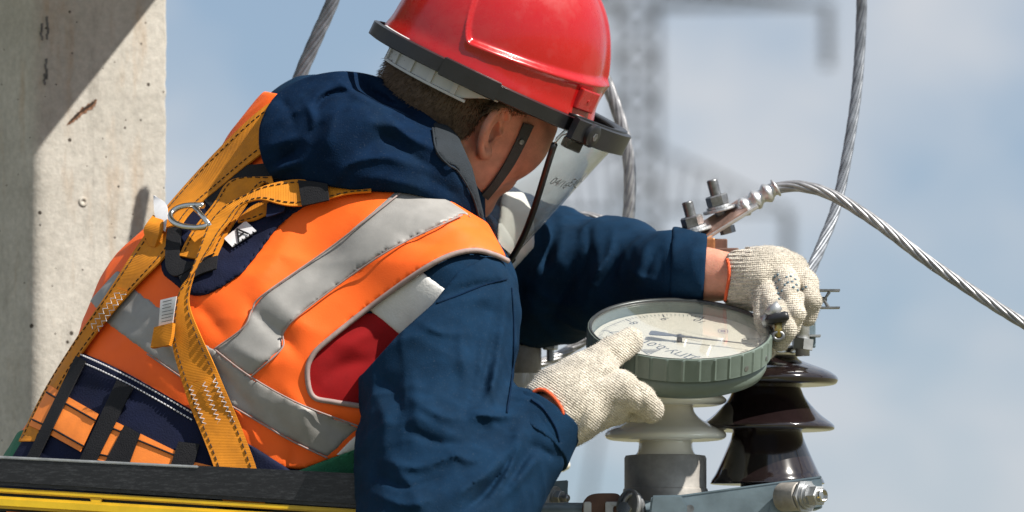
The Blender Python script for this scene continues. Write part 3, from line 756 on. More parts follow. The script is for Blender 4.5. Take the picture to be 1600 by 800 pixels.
# spring clip next to the gripping hand
cl = empty('spring_clip', P(1290, 470, YI), 'small dark metal clip sticking out right of the gripping glove', 'clip')
mb = MB()
mb.box(P(1291, 454, YI), .030, .02, .0022).box(P(1291, 481, YI), .030, .018, .0020)
mb.build('jaw', M_dkbolt, cl)
mb = MB(); mb.tube([P(1268, 462, YI-.005), P(1288, 468, YI-.005), P(1296, 456, YI-.005)], .0018, 6); mb.tube([P(1268, 474, YI-.005), P(1288, 470, YI-.005), P(1294, 480, YI-.005)], .0022, 6)
mb.tube([P(1262, 468, YI), P(1292, 467, YI)], .0025, 6); mb.build('spring', M_dkbolt, cl)
li = empty('white_insulator', P(822, 800, .26), 'cream porcelain insulator partly hidden behind the near sleeve', 'insulator')
lathe_px(817, .26, [(28, 584), (29, 582), (29, 546), (27, 541), (18, 540)], 'top_cap', M_castcap, li)
lathe_px(817, .26, smoothprof([(30, 900), (34, 760), (38, 742), (50, 738)], 12)+smoothprof([(64, 737), (73, 731), (73, 722), (62, 714), (44, 706), (32, 694)], 20)+smoothprof([(32, 680), (34, 668), (50, 662), (62, 652), (56, 640), (38, 632), (30, 622), (29, 610), (30, 600), (28, 584)], 30), 'porcelain', M_porcw, li)
lathe_px(814, .26, [(19, 542), (19, 515), (10, 514)], 'neck_pin', M_castcap, li)
MB().box(P(848, 520, .26), .062, .03, .014, bev=.002).build('terminal_plate', M_alu, li)
stud(P(860, 529, .255), (0, 0, -1), li, .85, length=.027, m=M_steel)

# ================================================================== STEEL SUPPORT FRAME
YB = .0
fr = empty('support_frame', P(1050, 800, YB)*np.array([1, 1, 0]), 'blue-grey steel channel with protruding bolt carrying the insulators', 'steel frame')
def slab(name, quad, Y0, Y1, m, parent, bev=0):
    """extrude a pixel polygon between two depths (given at Y0)"""
    a = [P(x, y, Y0) for x, y in quad]; b_ = [p+np.array([0, Y1-Y0, 0]) for p in a]; n_ = len(quad)
    f = [tuple(range(n_)), tuple(reversed(range(n_, 2*n_)))]+[(i, i+n_, (i+1) % n_+n_, (i+1) % n_) for i in range(n_)]
    o = raw(name, list(a)+list(b_), f, m, parent)
    bm = bmesh.new(); bm.from_mesh(o.data); bmesh.ops.recalc_face_normals(bm, faces=bm.faces)
    if bev: bmesh.ops.bevel(bm, geom=list(bm.edges), offset=bev, segments=2, affect='EDGES')
    bm.to_mesh(o.data); bm.free(); return o
web = slab('channel_web', [(1060, 777), (1283, 746), (1285, 792), (1160, 812), (1060, 828)], -.075, -.071, M_bracket, fr, .0012)
slab('channel_flange', [(1058, 774), (1284, 743.5), (1284, 747), (1058, 777.5)], -.075, .11, M_bracket, fr, .0008)
slab('channel_flange', [(1060, 826), (1285, 790), (1285, 794), (1060, 830)], -.071, .05, M_bracket, fr, .0008)
slab('gusset', [(1205, 782), (1225, 762), (1284, 748), (1285, 792), (1200, 806)], -.0785, -.0755, M_bracket, fr, .0008)
slab('joint_plate', [(1018, 774), (1064, 773), (1074, 790), (1072, 840), (1010, 840)], -.09, -.076, M_bracket, fr, .002)
MB().lathe(P(1222, 777, -.083), [(.0155, 0), (.016, .001), (.016, .027), (.015, .028)], (.72, -.69, .02), 24).build('spacer', M_castcap, fr, angle=30)
bx_ = Vector((.72, -.69, .02)); bb = V(P(1226, 777, -.083))
MB().lathe(bb+bx_*.0285, [(.019, 0), (.019, .003)], bx_, 6).build('plate_washer', M_steel, fr)
MB().lathe(bb+bx_*.032, [(.0145, 0), (.0145, .004), (.0125, .004), (.0125, .008)], bx_, 24).build('washer', M_steel, fr, angle=30)
b0 = MB().lathe(bb+bx_*.03, [(.0075, 0), (.0075, .026), (.006, .027), (.006, .024), (.003, .024)], bx_, 16).build('bolt', M_chrome, fr, angle=30)
MB().lathe(bb+bx_*.040, [(.0112, 0), (.0115, .001), (.0115, .011), (.010, .012)], bx_, 6).build('nut', M_steel, b0)
MB().lathe(P(1078, 795, -.0755), [(.0045, 0), (.0045, .003)], (0, -1, 0), 14).build('rivet', M_dkbolt, fr)
# pipe, brown strap and U-bolt
MB().tube([P(845, 800, -.02), P(1075, 800, -.02)], .0105, 20).build('pipe', M_bracket, fr, angle=40)
MB().tube([P(970, 797, -.06), P(1066, 800, -.06)], .0115, 20).build('pipe', M_bracket, fr, angle=40)
slab('brown_strap', [tuple(q) for q in cat([(910, 840), (910, 795), (914, 780), (926, 772), (950, 770.5), (966, 772), (972, 782), (973, 795), (973, 840)], 36)], -.045, .02, M_brownbar, fr, .0008)
slab('strap_clamp', [(912, 784), (924, 784), (924, 840), (912, 840)], -.052, -.03, M_steel, fr, .001)
slab('strap_clamp', [(946, 784), (970, 784), (970, 790), (958, 791), (958, 840), (946, 840)], -.052, -.03, M_steel, fr, .001)
ub = [P(972+ 16*(1-math.cos(a_)), 800-28*math.sin(a_), -.075) for a_ in np.linspace(0, PI, 14)]
MB().tube([P(972, 850, -.075)]+ub+[P(1004, 850, -.075)], .0042, 10).build('u_bolt', M_dkbolt, fr, smooth=True)
MB().lathe(P(985, 792, -.072), [(.019, 0), (.0195, .001), (.0195, .004), (.018, .005)], (-.75, -.6, .15), 26).build('washer', M_steel, fr, angle=30)
MB().lathe(P(978, 796, -.09), [(.008, 0), (.008, .009)], (-.3, -.9, .1), 6).build('nut', M_chrome, fr)
# left plate and its bolt
slab('end_plate', [(800, 770), (858, 764), (860, 860), (800, 860)], .02, .03, M_steel, fr, .001)
slab('clamp_bracket', [(846, 760), (862, 752), (888, 750), (887, 768), (889, 790), (846, 790)], .05, .062, M_bracket, fr, .001)
stud(P(866, 776, .035), (.75, -.6, -.1), fr, .75, length=.02, m=M_steel)
# columns down to the ground
for px in (1040, 815):
    c_ = P(px, 850, .055 if px == 1040 else .26)
    mb = MB(); mb.box((c_[0], c_[1], c_[2]/2-.01), .09, .09, c_[2]); mb.build('column', M_bracket, fr)
c1 = P(1040, 880, .055); c2 = P(1199, 880, .075); c3 = P(815, 880, .26)
MB().box((c1+c2)/2+np.array([0, 0, -.03]), .32, .12, .05, bev=.003).build('crossarm', M_bracket, fr)
MB().lathe(c2+np.array([0, 0, -.02]), [(.03, 0), (.03, .14)], n=24).build('insulator_pin', M_steel, fr, smooth=True)

# ================================================================== PRESSURE GAUGE
GN = Vector((.03, -.385, .92)).normalized(); GX = (Vector((1, 0, .02))-GN*GN.dot(Vector((1, 0, .02)))).normalized(); GY = GN.cross(GX)
GM = Matrix((GX, GY, GN)).transposed(); GC = PV(1062.5, 513, -.055); GR = .1030
ga = empty('round_gauge', GC-GN*.05, 'round green dial gauge held flat between the two gloves', 'gauge')
def G(x, y, z): return GC+GM@Vector((x, y, z))
def bezel_r(a):
    u = (a/(2*PI)*36) % 1.0
    return -.0011 if .12 < u < .88 else .0
mb = MB(); n_ = 36*8
rows = [(0, .0, .0), (.0008, -.002, 1), (0, -.026, 1), (-.006, -.0262, 0)]
vv = []
for (dr, z, w_) in [(-.0048, -.0035, 0), (-.0045, -.0005, 0), (-.003, 0, 0), (-.0012, -.0008, 0), (0, -.0025, 1), (0, -.025, 1), (-.001, -.0262, 0), (-.006, -.0266, 0)]:
    for i in range(n_):
        a = 2*PI*i/n_; r_ = GR+dr+w_*bezel_r(a); vv.append(G(r_*math.cos(a), r_*math.sin(a), z))
ff = [(j*n_+i, j*n_+(i+1) % n_, (j+1)*n_+(i+1) % n_, (j+1)*n_+i) for j in range(7) for i in range(n_)]
bz = raw('bezel', vv, [f[::-1] for f in ff], M_green_g, ga)
mb = MB(); mb.lathe(G(0, 0, 0), [(GR-.0026, .0003), (GR-.0026, .0006), (GR-.0052, -.0006), (GR-.0058, -.0035), (GR-.0056, -.0036)], GN, 120, cap=False).build('bezel_lip', M_bezelin, bz, smooth=True)
for a in (R(-46), R(-22), R(-130), R(60)):
    MB().lathe(G((GR-.0012)*math.cos(a), (GR-.0012)*math.sin(a), -.019), [(.0032, -.002), (.0032, .0004), (.0016, .0005)], GM@Vector((math.cos(a), math.sin(a), 0)), 12).build('screw', M_dkbolt, bz)
MB().lathe(G(0, 0, -.052), [(.05, 0), (.085, .0005), (.094, .005), (.0975, .012), (.0985, .026)], GN, 120).build('case', M_green_g, ga, smooth=True)
MB().lathe(G(0, 0, -.0262), [(.0975, 0), (.0975, .0005), (.0975, .0225)], GN, 120, cap=False).build('inner_wall', M_green_g, ga, smooth=True)
MB().lathe(G(0, 0, -.0034), [(GR-.0056, 0), (GR-.0056, .0012)], GN, 120).build('glass', M_glass, ga)
dial = MB().lathe(G(0, 0, -.0165), [(.0965, 0), (.0965, .001)], GN, 120).build('dial', M_dial, ga)
DZ = -.01535
def flat(name, v, f, pos, rot, size, m, parent=dial, z=DZ):
    c_, s2 = math.cos(rot), math.sin(rot)
    return raw(name, [G(pos[0]+size*(x*c_-y*s2), pos[1]+size*(x*s2+y*c_), z) for x, y, _ in v], f, m, parent)
mb = MB()
for i in range(101):
    a = R(10-i*3); l_ = .0095 if i % 10 == 0 else (.007 if i % 5 == 0 else .0045); wd = .0009 if i % 10 == 0 else .00045
    e = Vector((math.cos(a), math.sin(a), 0)); p_ = Vector((-e.y, e.x, 0)); r1_ = .0905
    mb.add([GC+GM@(e*rr+p_*ww+Vector((0, 0, DZ))) for rr, ww in ((r1_, -wd), (r1_, wd), (r1_-l_, wd), (r1_-l_, -wd))], [(0, 1, 2, 3)])
mb.build('tick_marks', M_ink, dial)
for i in range(0, 11):
    a = R(10-i*30); v, f = TXT[str(i)]; flat('numeral', v, f, (.0755*math.cos(a), .0755*math.sin(a)), R(130), .0155, M_ink)
v, f = TXT['ДПУ-0,01']; flat('lettering', v, f, (-.012, -.028), R(137), .0185, M_ink)
# triangular maker's mark and faint small print
mb = MB()
tri = [(-.044, -.030), (-.022, -.028), (-.036, -.046)]
def strip(a, b_, wd, mb, z=DZ):
    a = Vector((*a, 0)); b_ = Vector((*b_, 0)); d = (b_-a).normalized(); p_ = Vector((-d.y, d.x, 0))*wd
    mb.add([GC+GM@(q+Vector((0, 0, z))) for q in (a-p_, b_-p_, b_+p_, a+p_)], [(0, 1, 2, 3)])
for i in range(3): strip(tri[i], tri[(i+1) % 3], .0005, mb)
for k in (.25, .45, .65):
    a = [tri[0][i]*(1-k)+tri[2][i]*k for i in (0, 1)]; b_ = [tri[1][i]*(1-k)+tri[2][i]*k for i in (0, 1)]; strip(a, b_, .0011*(1-k)+.0003, mb)
mb.build('maker_mark', M_ink, dial)
mb = MB()
for row in range(3):
    ox, oy = .006+row*.006, .012+row*.008
    for k in range(13):
        t0 = (k-6)*.0034; c_, s2 = math.cos(R(146)), math.sin(R(146))
        strip((ox+t0*c_, oy+t0*s2), (ox+(t0+.0018)*c_, oy+(t0+.0018)*s2), .0004, mb)
mb.build('small_print', M_ink, dial)
mb = MB(); cc_ = (.050, .038)
for k in range(20):
    a0, a1 = 2*PI*k/20, 2*PI*(k+1)/20; strip((cc_[0]+.0055*math.cos(a0), cc_[1]+.0075*math.sin(a0)), (cc_[0]+.0055*math.cos(a1), cc_[1]+.0075*math.sin(a1)), .0004, mb)
for k in range(10):
    a0, a1 = 2*PI*k/10, 2*PI*(k+1)/10; strip((cc_[0]+.002*math.cos(a0), cc_[1]+.003*math.sin(a0)), (cc_[0]+.002*math.cos(a1), cc_[1]+.003*math.sin(a1)), .0009, mb)
mb.build('stamp', M_blueink, dial)
# pointer
na = R(-15); ne = Vector((math.cos(na), math.sin(na), 0)); npx = Vector((-ne.y, ne.x, 0))
pr = [(-.034, .0052), (-.030, .0066), (-.018, .0048), (-.006, .0022), (.0, .0042), (.006, .0018), (.03, .0013), (.082, .0003)]
vv = []
for zz in (-.0085, -.0095):
    for x, w_ in pr: vv.append(GC+GM@(ne*x+npx*w_+Vector((0, 0, zz))))
    for x, w_ in pr[::-1]: vv.append(GC+GM@(ne*x-npx*w_+Vector((0, 0, zz))))
k = len(pr)*2
raw('pointer', vv, [tuple(range(k)), tuple(reversed(range(k, 2*k)))]+[(i, i+k, (i+1) % k+k, (i+1) % k) for i in range(k)], M_needle, ga)
MB().lathe(G(0, 0, -.0155), [(.003, 0), (.003, .0078), (.002, .0085)], GN, 16).build('hub', M_needle, ga, smooth=True)
# connection at the gripping hand
MB().tube([P(1190, 503, -.05), P(1204, 499, -.05)], .007, 14).build('neck', M_steel, ga, smooth=True)
MB().tube([P(1203, 494, -.058), P(1212, 480, -.058), P(1208, 474, -.058)], [.0075, .0078, .005], 16).build('lever', M_steel, ga, smooth=True)
MB().tube([P(1199, 503, -.062), P(1202, 500, -.063), P(1228, 494, -.066), P(1232, 493, -.066)], [.004, .0058, .0058, .004], 16).build('knob', M_rubber, ga, smooth=True)
MB().tube([P(1216, 503, -.062), P(1217, 527, -.062)], .0045, 12).build('pin', M_brass, ga, smooth=True)
MB().tube([P(1216+8*math.cos(a_), 525+6*math.sin(a_), -.064) for a_ in np.linspace(0, 2*PI, 16, endpoint=False)], .0024, 8, close=True).build('ring', M_dkbolt, ga, smooth=True)

# ================================================================== LIFT BASKET
YR = -.165
zf = P(300, 735, YR)[2]-1.05
bk = empty('lift_basket', (P(300, 735, 0)[0], .2, zf), 'yellow work platform basket with worn black top rail in front of the worker', 'lift basket')
def rail(name, y0, y1, Y0, Y1, m, xa=-260, xb=705, sl=.0575, sl2=None, bev=.003):
    sl2 = sl if sl2 is None else sl2
    return slab(name, [(xa, y0+sl*xa), (xb, y0+sl*xb), (xb, y1+sl2*xb), (xa, y1+sl2*xa)], Y0, Y1, m, bk, bev)
rail('top_rail', 712, 758, YR-.012, YR+.02, M_rail, sl=.0495, sl2=.064, bev=.004)
slab('edge_highlight', [(-260, 699.2), (310, 727.4), (310, 731.5), (-260, 704)], YR-.0135, YR-.004, M_steel, bk, .001)  # pale strip added as the highlight along the rail's upper edge
rail('rail_flange', 762, 770, YR-.010, YR+.02, M_yellow, sl=.0605, bev=.0015)
rail('rail_channel', 775, 794, YR-.014, YR+.01, M_yellow, sl=.060, bev=.003)
slab('rail_web', [(-260, 745), (705, 803), (705, 840), (-260, 782)], YR+.012, YR+.018, M_bezelin, bk)
slab('rail_block', [(140, 776), (160, 777), (158, 787), (142, 786)], YR-.009, YR+.01, M_yellow, bk, .001)
slab('warning_panel', [(10, 799), (110, 806), (110, 900), (10, 894)], YR-.006, YR+.004, M_patch, bk)
xa_, xb_ = P(-250, 800, YR)[0], P(695, 800, YR)[0]; zr = P(300, 760, YR)[2]
for x in (xa_, (xa_+xb_)/2, xb_):
    for y in (YR+.03, .78):
        MB().box((x, y, (zf+zr)/2-.02), .035, .035, zr-zf, bev=.003).build('post', M_yellow, bk)
for zz in (zf+.5, zf+.12):
    for y in (YR+.03, .78): MB().tube([(xa_, y, zz), (xb_, y, zz)], .015, 12).build('mid_rail', M_yellow, bk, smooth=True)
MB().box(((xa_+xb_)/2, .3, zf-.02), xb_-xa_+.06, 1.05, .04).build('floor', M_floor, bk)
MB().tube([((xa_+xb_)/2, .78, zr-.06), (xb_, .78, zr-.06)], .018, 12).build('back_rail', M_yellow, bk, smooth=True)
MB().box(((xa_+xb_)/2, .3, zf/2-.03), .22, .22, zf-.06).build('mast', M_yellow, bk)

# ================================================================== THE WORKER
man = empty('person', (P(230, 800, 0)[0], .05, zf), 'worker in orange vest, navy jacket and red hard hat, leaning over to the gauge', 'person')
OFFV = .0065
def subgrid(g, F, poly, Yr=None, pad=8):
    xs = [p[0] for p in poly]; ys = [p[1] for p in poly]
    mx_ = (g.px > min(xs)-pad) & (g.px < max(xs)+pad); my_ = (g.py > min(ys)-pad) & (g.py < max(ys)+pad)
    i = np.where(mx_.any((1, 2)))[0]; k = np.where(my_.any((0, 1)))[0]
    sl_ = (slice(max(0, i[0]-2), i[-1]+3), slice(None), slice(max(0, k[0]-2), k[-1]+3))
    q = object.__new__(Grid); q.h = g.h; q.lo = g.lo+np.array([sl_[0].start, 0, sl_[2].start])*g.h
    q.X = g.X[sl_[0]]; q.Y = g.Y; q.Z = g.Z[:, :, sl_[2]]; q.px = g.px[sl_]; q.py = g.py[:, :, sl_[2]]
    return q, F[sl_]
def piece(name, F, g, off, poly, m, parent, it=1, smoothpoly=None):
    if smoothpoly: poly = [tuple(x) for x in cat(list(poly)+[poly[0]], smoothpoly)[:-1]]
    q, Fs = subgrid(g, F, poly); return iso(name, np.maximum(Fs-off, prism(q, poly)), q, m, parent, it)

# ---- torso field
g = gridbox(-70, 830, 120, 930, -.30, .34, .0034)
Tl = chain(g, [(140, 960, .04, .115), (166, 808, .04, .112), (324, 514, .05, .112), (525, 272, .09, .105), (610, 240, .09, .07)], .05)
Tm = chain(g, [(300, 960, .03, .14), (310, 790, .01, .135), (440, 565, 0, .13), (575, 380, .02, .115), (640, 300, .03, .08)], .05)
Tr = chain(g, [(470, 960, -.01, .115), (480, 780, -.01, .112), (560, 600, -.03, .11), (655, 460, -.05, .095)], .05)
T_ = smin(smin(Tl, Tm, .07), Tr, .06)
sh = chain(g, [(640, 430, -.06, .09), (712, 462, -.115, .068)], .03)
T_ = smin(T_, sh, .035)
chest = cone(g, (600, 640, .10, .11), (690, 430, .20, .09)); T_ = smin(T_, chest, .06)
WT = [  # folds in the vest and jacket back
    ([(385, 470), (410, 500), (445, 530), (470, 560)], -.007, 13), ([(405, 445), (440, 480), (490, 520)], .004, 20), ([(350, 530), (400, 560), (440, 565)], .005, 16),
    ([(300, 560), (350, 590), (390, 640), (410, 690)], -.005, 14), ([(470, 330), (430, 400), (380, 470)], .004, 30),
    ([(560, 330), (520, 400), (470, 440)], -.003, 22), ([(440, 600), (470, 640), (480, 690)], .005, 18), ([(490, 640), (530, 670), (570, 680)], -.004, 14),
    ([(640, 340), (690, 345), (740, 370)], .004, 14), ([(600, 350), (660, 380), (720, 380)], -.003, 12), ([(200, 480), (240, 520), (260, 560)], -.003, 14),
    ([(170, 470), (220, 500), (300, 580)], .003, 12), ([(520, 560), (560, 530), (600, 510)], .004, 14), ([(500, 600), (540, 570), (600, 560)], -.004, 12),
    ([(350, 420), (400, 430), (440, 400)], .003, 20), ([(300, 470), (330, 500), (360, 540)], -.004, 14), ([(430, 650), (460, 700), (450, 740)], -.005, 12)]
T_ = T_ - wrinkles(g, WT) + lump(g, .0012, 45, 1) + lump(g, .0004, 110, 2)-crumple(g, .0022, 32, 77, 4, 3)
T_ = T_.astype(np.float32)
FT = Field(T_-OFFV, g)
jacket = iso('jacket', T_, g, M_navy, man); 
piece('red_yoke', T_, g, .0022, [(470, 540), (560, 490), (592, 488), (640, 520), (600, 570), (590, 650), (470, 640)], M_red, jacket)
piece('reflective_patch', T_, g, .0032, [(560, 470), (660, 425), (720, 470), (660, 540), (622, 523)], M_whitetape, jacket)

# ---- vest
vest_poly = [(-60, 700), (40, 560), (150, 380), (300, 120), (600, 180), (650, 270), (712, 318), (762, 348), (794, 406), (775, 398), (742, 391), (700, 400), (650, 428), (575, 482), (512, 532), (488, 556), (480, 582), (488, 620), (520, 628), (585, 636), (585, 700), (540, 712), (505, 722), (470, 734), (436, 730), (420, 760), (300, 780), (-60, 780)]
vest = piece('safety_vest', T_, g, OFFV, vest_poly, M_orange, man)
S1 = [(622, 296), (690, 306), (745, 342), (722, 336), (600, 396), (480, 482), (444, 518), (440, 545), (392, 589), (334, 546), (380, 512), (394, 484), (412, 460), (520, 384)]
piece('reflective_stripe', T_, g, OFFV+.0016, S1, M_tape, vest)
S2 = [(150, 540), (212, 452), (250, 480), (290, 515), (335, 546), (392, 589), (470, 632), (563, 667), (512, 716), (450, 686), (380, 645), (300, 600), (230, 553), (170, 508)]
piece('reflective_stripe', T_, g, OFFV+.0013, [(140, 470), (185, 420)]+S2[1:], M_tape, vest)
piece('reflective_stripe', T_, g, OFFV+.0011, [(566, 668), (590, 680), (590, 700), (519, 714)], M_whitetape, vest)
def piping(name, pts, field, off, rad, m, parent, n=70):
    p = field.drape(cat(pts, n), off); p[1:-1] = (p[:-2]+2*p[1:-1]+p[2:])/4
    return MB().tube(list(p), rad, 7).build(name, m, parent, smooth=True)
piping('piping', [(794, 408), (775, 399), (742, 391), (700, 400), (650, 428), (575, 482), (512, 532), (488, 556), (480, 582), (488, 619), (520, 628), (580, 637)], FT, .0005, .0030, M_piping, vest)
for ln_ in ([(625, 302), (520, 384), (412, 460), (394, 484), (380, 512), (334, 546)], [(722, 336), (600, 396), (480, 482), (444, 518), (440, 545), (392, 589)], [(335, 546), (392, 589), (470, 632), (563, 667)], [(230, 553), (300, 600), (380, 645), (450, 686), (512, 716)]):
    piping('seam', ln_, FT, .0035, .0010, M_piping, vest)

# ---- near sleeve
gs = gridbox(540, 925, 385, 1010, -.40, .03, .003)
sl1 = chain(gs, [(697, 492, -.115, .073), (678, 600, -.155, .0745), (677, 720, -.20, .0765), (686, 850, -.245, .080)], .03)
sl2 = chain(gs, [(688, 850, -.245, .080), (742, 788, -.235, .056), (845, 668, -.20, .042)], .03)
shs = cone(gs, (712, 470, -.12, .066), (700, 500, -.12, .075))
SL = smin(smin(sl1, shs, .03), sl2, .045)
WS = [([(810, 648), (775, 650), (748, 648), (735, 662)], .007, 9), ([(775, 668), (750, 676), (728, 700)], -.003, 9), ([(700, 785), (730, 760), (765, 735), (785, 700)], .008, 14),
      ([(720, 800), (760, 770), (790, 720)], -.007, 10), ([(800, 540), (770, 600), (750, 650)], .004, 12), ([(770, 480), (755, 560), (735, 640)], .004, 14), ([(745, 520), (740, 590), (720, 660)], -.0035, 12),
      ([(640, 560), (650, 640), (640, 730)], .003, 16), ([(590, 580), (620, 620), (640, 680)], -.003, 14), ([(680, 480), (720, 470), (780, 460)], .003, 10), ([(690, 465), (740, 447), (790, 440)], -.0035, 6),
      ([(770, 750), (800, 700), (815, 660)], .005, 9), ([(800, 770), (830, 730), (850, 700)], .004, 9), ([(785, 770), (815, 725), (838, 690)], -.004, 7), ([(600, 700), (640, 760), (660, 800)], .003, 14), ([(820, 690), (850, 705), (868, 715)], -.004, 6),
      ([(620, 540), (690, 500), (760, 470)], .003, 16), ([(575, 600), (600, 650), (600, 720)], .003, 14)]
WS += [([(790, 470), (782, 540), (770, 600), (776, 640)], .005, 7), ([(775, 500), (762, 560), (752, 620)], -.004, 6), ([(730, 480), (720, 540), (728, 600), (715, 660)], .003, 8), ([(640, 620), (690, 650), (735, 655)], .004, 7), ([(620, 660), (680, 690), (730, 692)], -.004, 8), ([(600, 720), (650, 730), (700, 715), (740, 700)], .005, 8),
       ([(580, 770), (640, 790), (690, 770)], .004, 8), ([(590, 745), (640, 762), (690, 745)], -.004, 7), ([(740, 800), (780, 760), (810, 700), (820, 670)], .005, 6), ([(775, 790), (812, 745), (838, 705)], .004, 5), ([(755, 775), (790, 730), (806, 690)], -.005, 5), ([(650, 500), (690, 520), (740, 520)], .003, 7), ([(700, 700), (735, 720), (770, 700)], .004, 6)]
SL = SL - 1.45*wrinkles(gs, [(p_, a_, max(w_*.85, 6.2)) for p_, a_, w_ in WS]) + lump(gs, .0012, 60, 5) + lump(gs, .0004, 150, 6)-crumple(gs, .0052, 36, 71, 5, 3.2)-crumple(gs, .0016, 80, 72, 5, 3)
sleeve = iso('sleeve', np.maximum(SL, prism(gs, [(500, 620), (566, 585), (622, 523), (677, 474), (715, 425), (800, 380), (900, 500), (910, 620), (838, 612), (880, 690), (900, 1100), (400, 1100), (400, 640)])), gs, M_navy, jacket)
gc = gridbox(800, 920, 590, 740, -.28, -.12, .0018)
cuffd = cone(gc, (828, 692, -.207, .047), (856, 652, -.195, .0415)); cin = cone(gc, (820, 700, -.207, .034), (870, 632, -.19, .036))
a_ = V(P(828, 692, -.207)); b_ = V(P(858, 649, -.195)); d_ = (b_-a_).normalized()
hp = (gc.X-b_.x)*d_.x+(gc.Y-b_.y)*d_.y+(gc.Z-b_.z)*d_.z; hp2 = -((gc.X-a_.x)*d_.x+(gc.Y-a_.y)*d_.y+(gc.Z-a_.z)*d_.z)
cf = np.maximum(np.maximum(np.maximum(cuffd, hp), hp2), -cin)+lump(gc, .0007, 120, 9)
iso('cuff', cf, gc, M_navy, sleeve)
SLF = Field(SL.astype(np.float32), gs)
for ln_ in ([(682, 474), (715, 462), (755, 446), (792, 436)], [(800, 450), (803, 520), (800, 590), (792, 645)], [(830, 624), (850, 640), (868, 668), (874, 690)]):
    MB().tube(list(SLF.drape(cat(ln_, 40), .0004)), .0011, 6).build('seam', M_hood, sleeve, smooth=True)
# thumb loop piping at the elbow fold (pale edge at lower right)
MB().tube([P(752, 800, -.285), P(762, 790, -.29), P(772, 776, -.29)], .003, 6).build('pocket_edge', M_whitetape, sleeve, smooth=True)

# ---- far sleeve
gf = gridbox(560, 1125, 285, 560, .0, .40, .003)
fs = chain(gf, [(560, 340, .24, .085), (740, 402, .27, .087), (850, 432, .25, .074), (960, 432, .18, .059), (1050, 428, .10, .042), (1100, 428, .068, .036)], .03)
WF = [([(880, 340), (870, 400), (840, 450), (830, 500)], .006, 12), ([(905, 350), (895, 420), (870, 480), (850, 520)], -.005, 10), ([(930, 360), (935, 420), (910, 480)], .004, 12), ([(990, 375), (960, 420), (940, 450)], -.003, 10),
      ([(1010, 380), (1000, 420), (980, 450)], .003, 9), ([(830, 350), (840, 420), (815, 480)], .004, 12), ([(860, 370), (850, 430)], -.004, 8), ([(1040, 385), (1030, 430)], -.002, 6)]
WF += [([(1000, 372), (975, 400), (965, 440)], .004, 5), ([(960, 358), (950, 400), (925, 440), (915, 490)], .005, 6), ([(1035, 384), (1015, 410), (1005, 445)], -.003, 5), ([(850, 335), (855, 380), (830, 430)], .005, 6), ([(920, 350), (918, 400), (890, 450)], -.004, 6), ([(820, 440), (860, 470), (900, 480)], .004, 8), ([(980, 420), (1010, 436), (1045, 440)], .003, 5)]
fs = fs - 1.4*wrinkles(gf, WF) + lump(gf, .0012, 60, 11) + lump(gf, .0004, 150, 12)-crumple(gf, .0055, 38, 75, 5, 3)-crumple(gf, .0016, 85, 76, 5, 3)
fsl = iso('sleeve', np.maximum(fs, prism(gf, [(500, 250), (1058, 250), (1050, 470), (1040, 600), (500, 600)])), gf, M_navy, jacket)
fc = np.maximum(np.maximum(fs-.0035, prism(gf, [(1052, 300), (1110, 300), (1098, 480), (1045, 500)])), -cone(gf, (1040, 428, .095, .027), (1125, 428, .058, .027)))
iso('cuff', fc, gf, M_navy, fsl)
MB().tube([P(1056, 388, .058), P(1054, 400, .046), P(1052, 425, .043), P(1050, 450, .046), P(1049, 462, .052)], .0012, 6).build('cuff_seam', M_black, fsl, smooth=True)
piece('reflective_patch', T_, g, .003, [(785, 300), (818, 300), (834, 335), (836, 385), (800, 425), (772, 400)], M_whitetape, jacket)
piece('reflective_patch', fs, gf, .003, [(785, 300), (818, 300), (834, 335), (836, 385), (800, 425), (772, 400)], M_whitetape, fsl)

# ---- head frame
uI = (math.sin(R(26)), math.cos(R(26)))
HU = Vector((uI[0]*.985, -.145, uI[1]*.985)).normalized()
e1 = Vector((uI[1], 0, -uI[0])); e1 = (e1-HU*e1.dot(HU)).normalized(); e2 = HU.cross(e1)
if e2.y < 0: e2 = -e2
AL = R(35); HF = (e1*math.cos(AL)+e2*math.sin(AL)).normalized(); HR = HF.cross(HU).normalized()
HC = PV(750, 106, .02)
def HP(f, r, u): return HC+HF*f+HR*r+HU*u
HA = (HF, HR, HU)
gh = gridbox(585, 905, 40, 400, -.15, .2, .0019)
hc = HP(.004, 0, -.012)
hd = ellip(gh, hc, HA, (.099, .080, .108))
hd = smin(hd, ellip(gh, HP(.030, 0, -.085), HA, (.062, .058, .070)), .03)
for s_ in (-1, 1):
    hd = smin(hd, ellip(gh, HP(.060, s_*.042, -.055), HA, (.036, .033, .038)), .03)
    hd = smin(hd, ellip(gh, HP(.012, s_*.052, -.105), HA, (.035, .018, .026)), .03)
hd = smin(hd, ellip(gh, HP(.084, 0, -.028), HA, (.022, .05, .014)), .02)
for a, b_, r0, r1_ in (((.10, 0, -.035), (.112, 0, -.066), .008, .011),):
    pa, pb = HP(*a), HP(*b_)
    class _q: pass
    d = pb-pa; t_ = np.clip(((gh.X-pa.x)*d.x+(gh.Y-pa.y)*d.y+(gh.Z-pa.z)*d.z)/d.length_squared, 0, 1)
    hd = smin(hd, np.sqrt((gh.X-pa.x-t_*d.x)**2+(gh.Y-pa.y-t_*d.y)**2+(gh.Z-pa.z-t_*d.z)**2)-(r0+t_*(r1_-r0)), .012)
hd = smin(hd, ellip(gh, HP(.082, 0, -.105), HA, (.018, .026, .016)), .02)
hd = smin(hd, ellip(gh, HP(.070, 0, -.142), HA, (.022, .026, .02)), .02)
for s_ in (-1, 1): hd = -smin(-hd, ellip(gh, HP(.098, s_*.032, -.042), HA, (.014, .017, .010)), .01)
hd = -smin(-hd, ellip(gh, HP(.104, 0, -.106), HA, (.012, .024, .002)), .004)
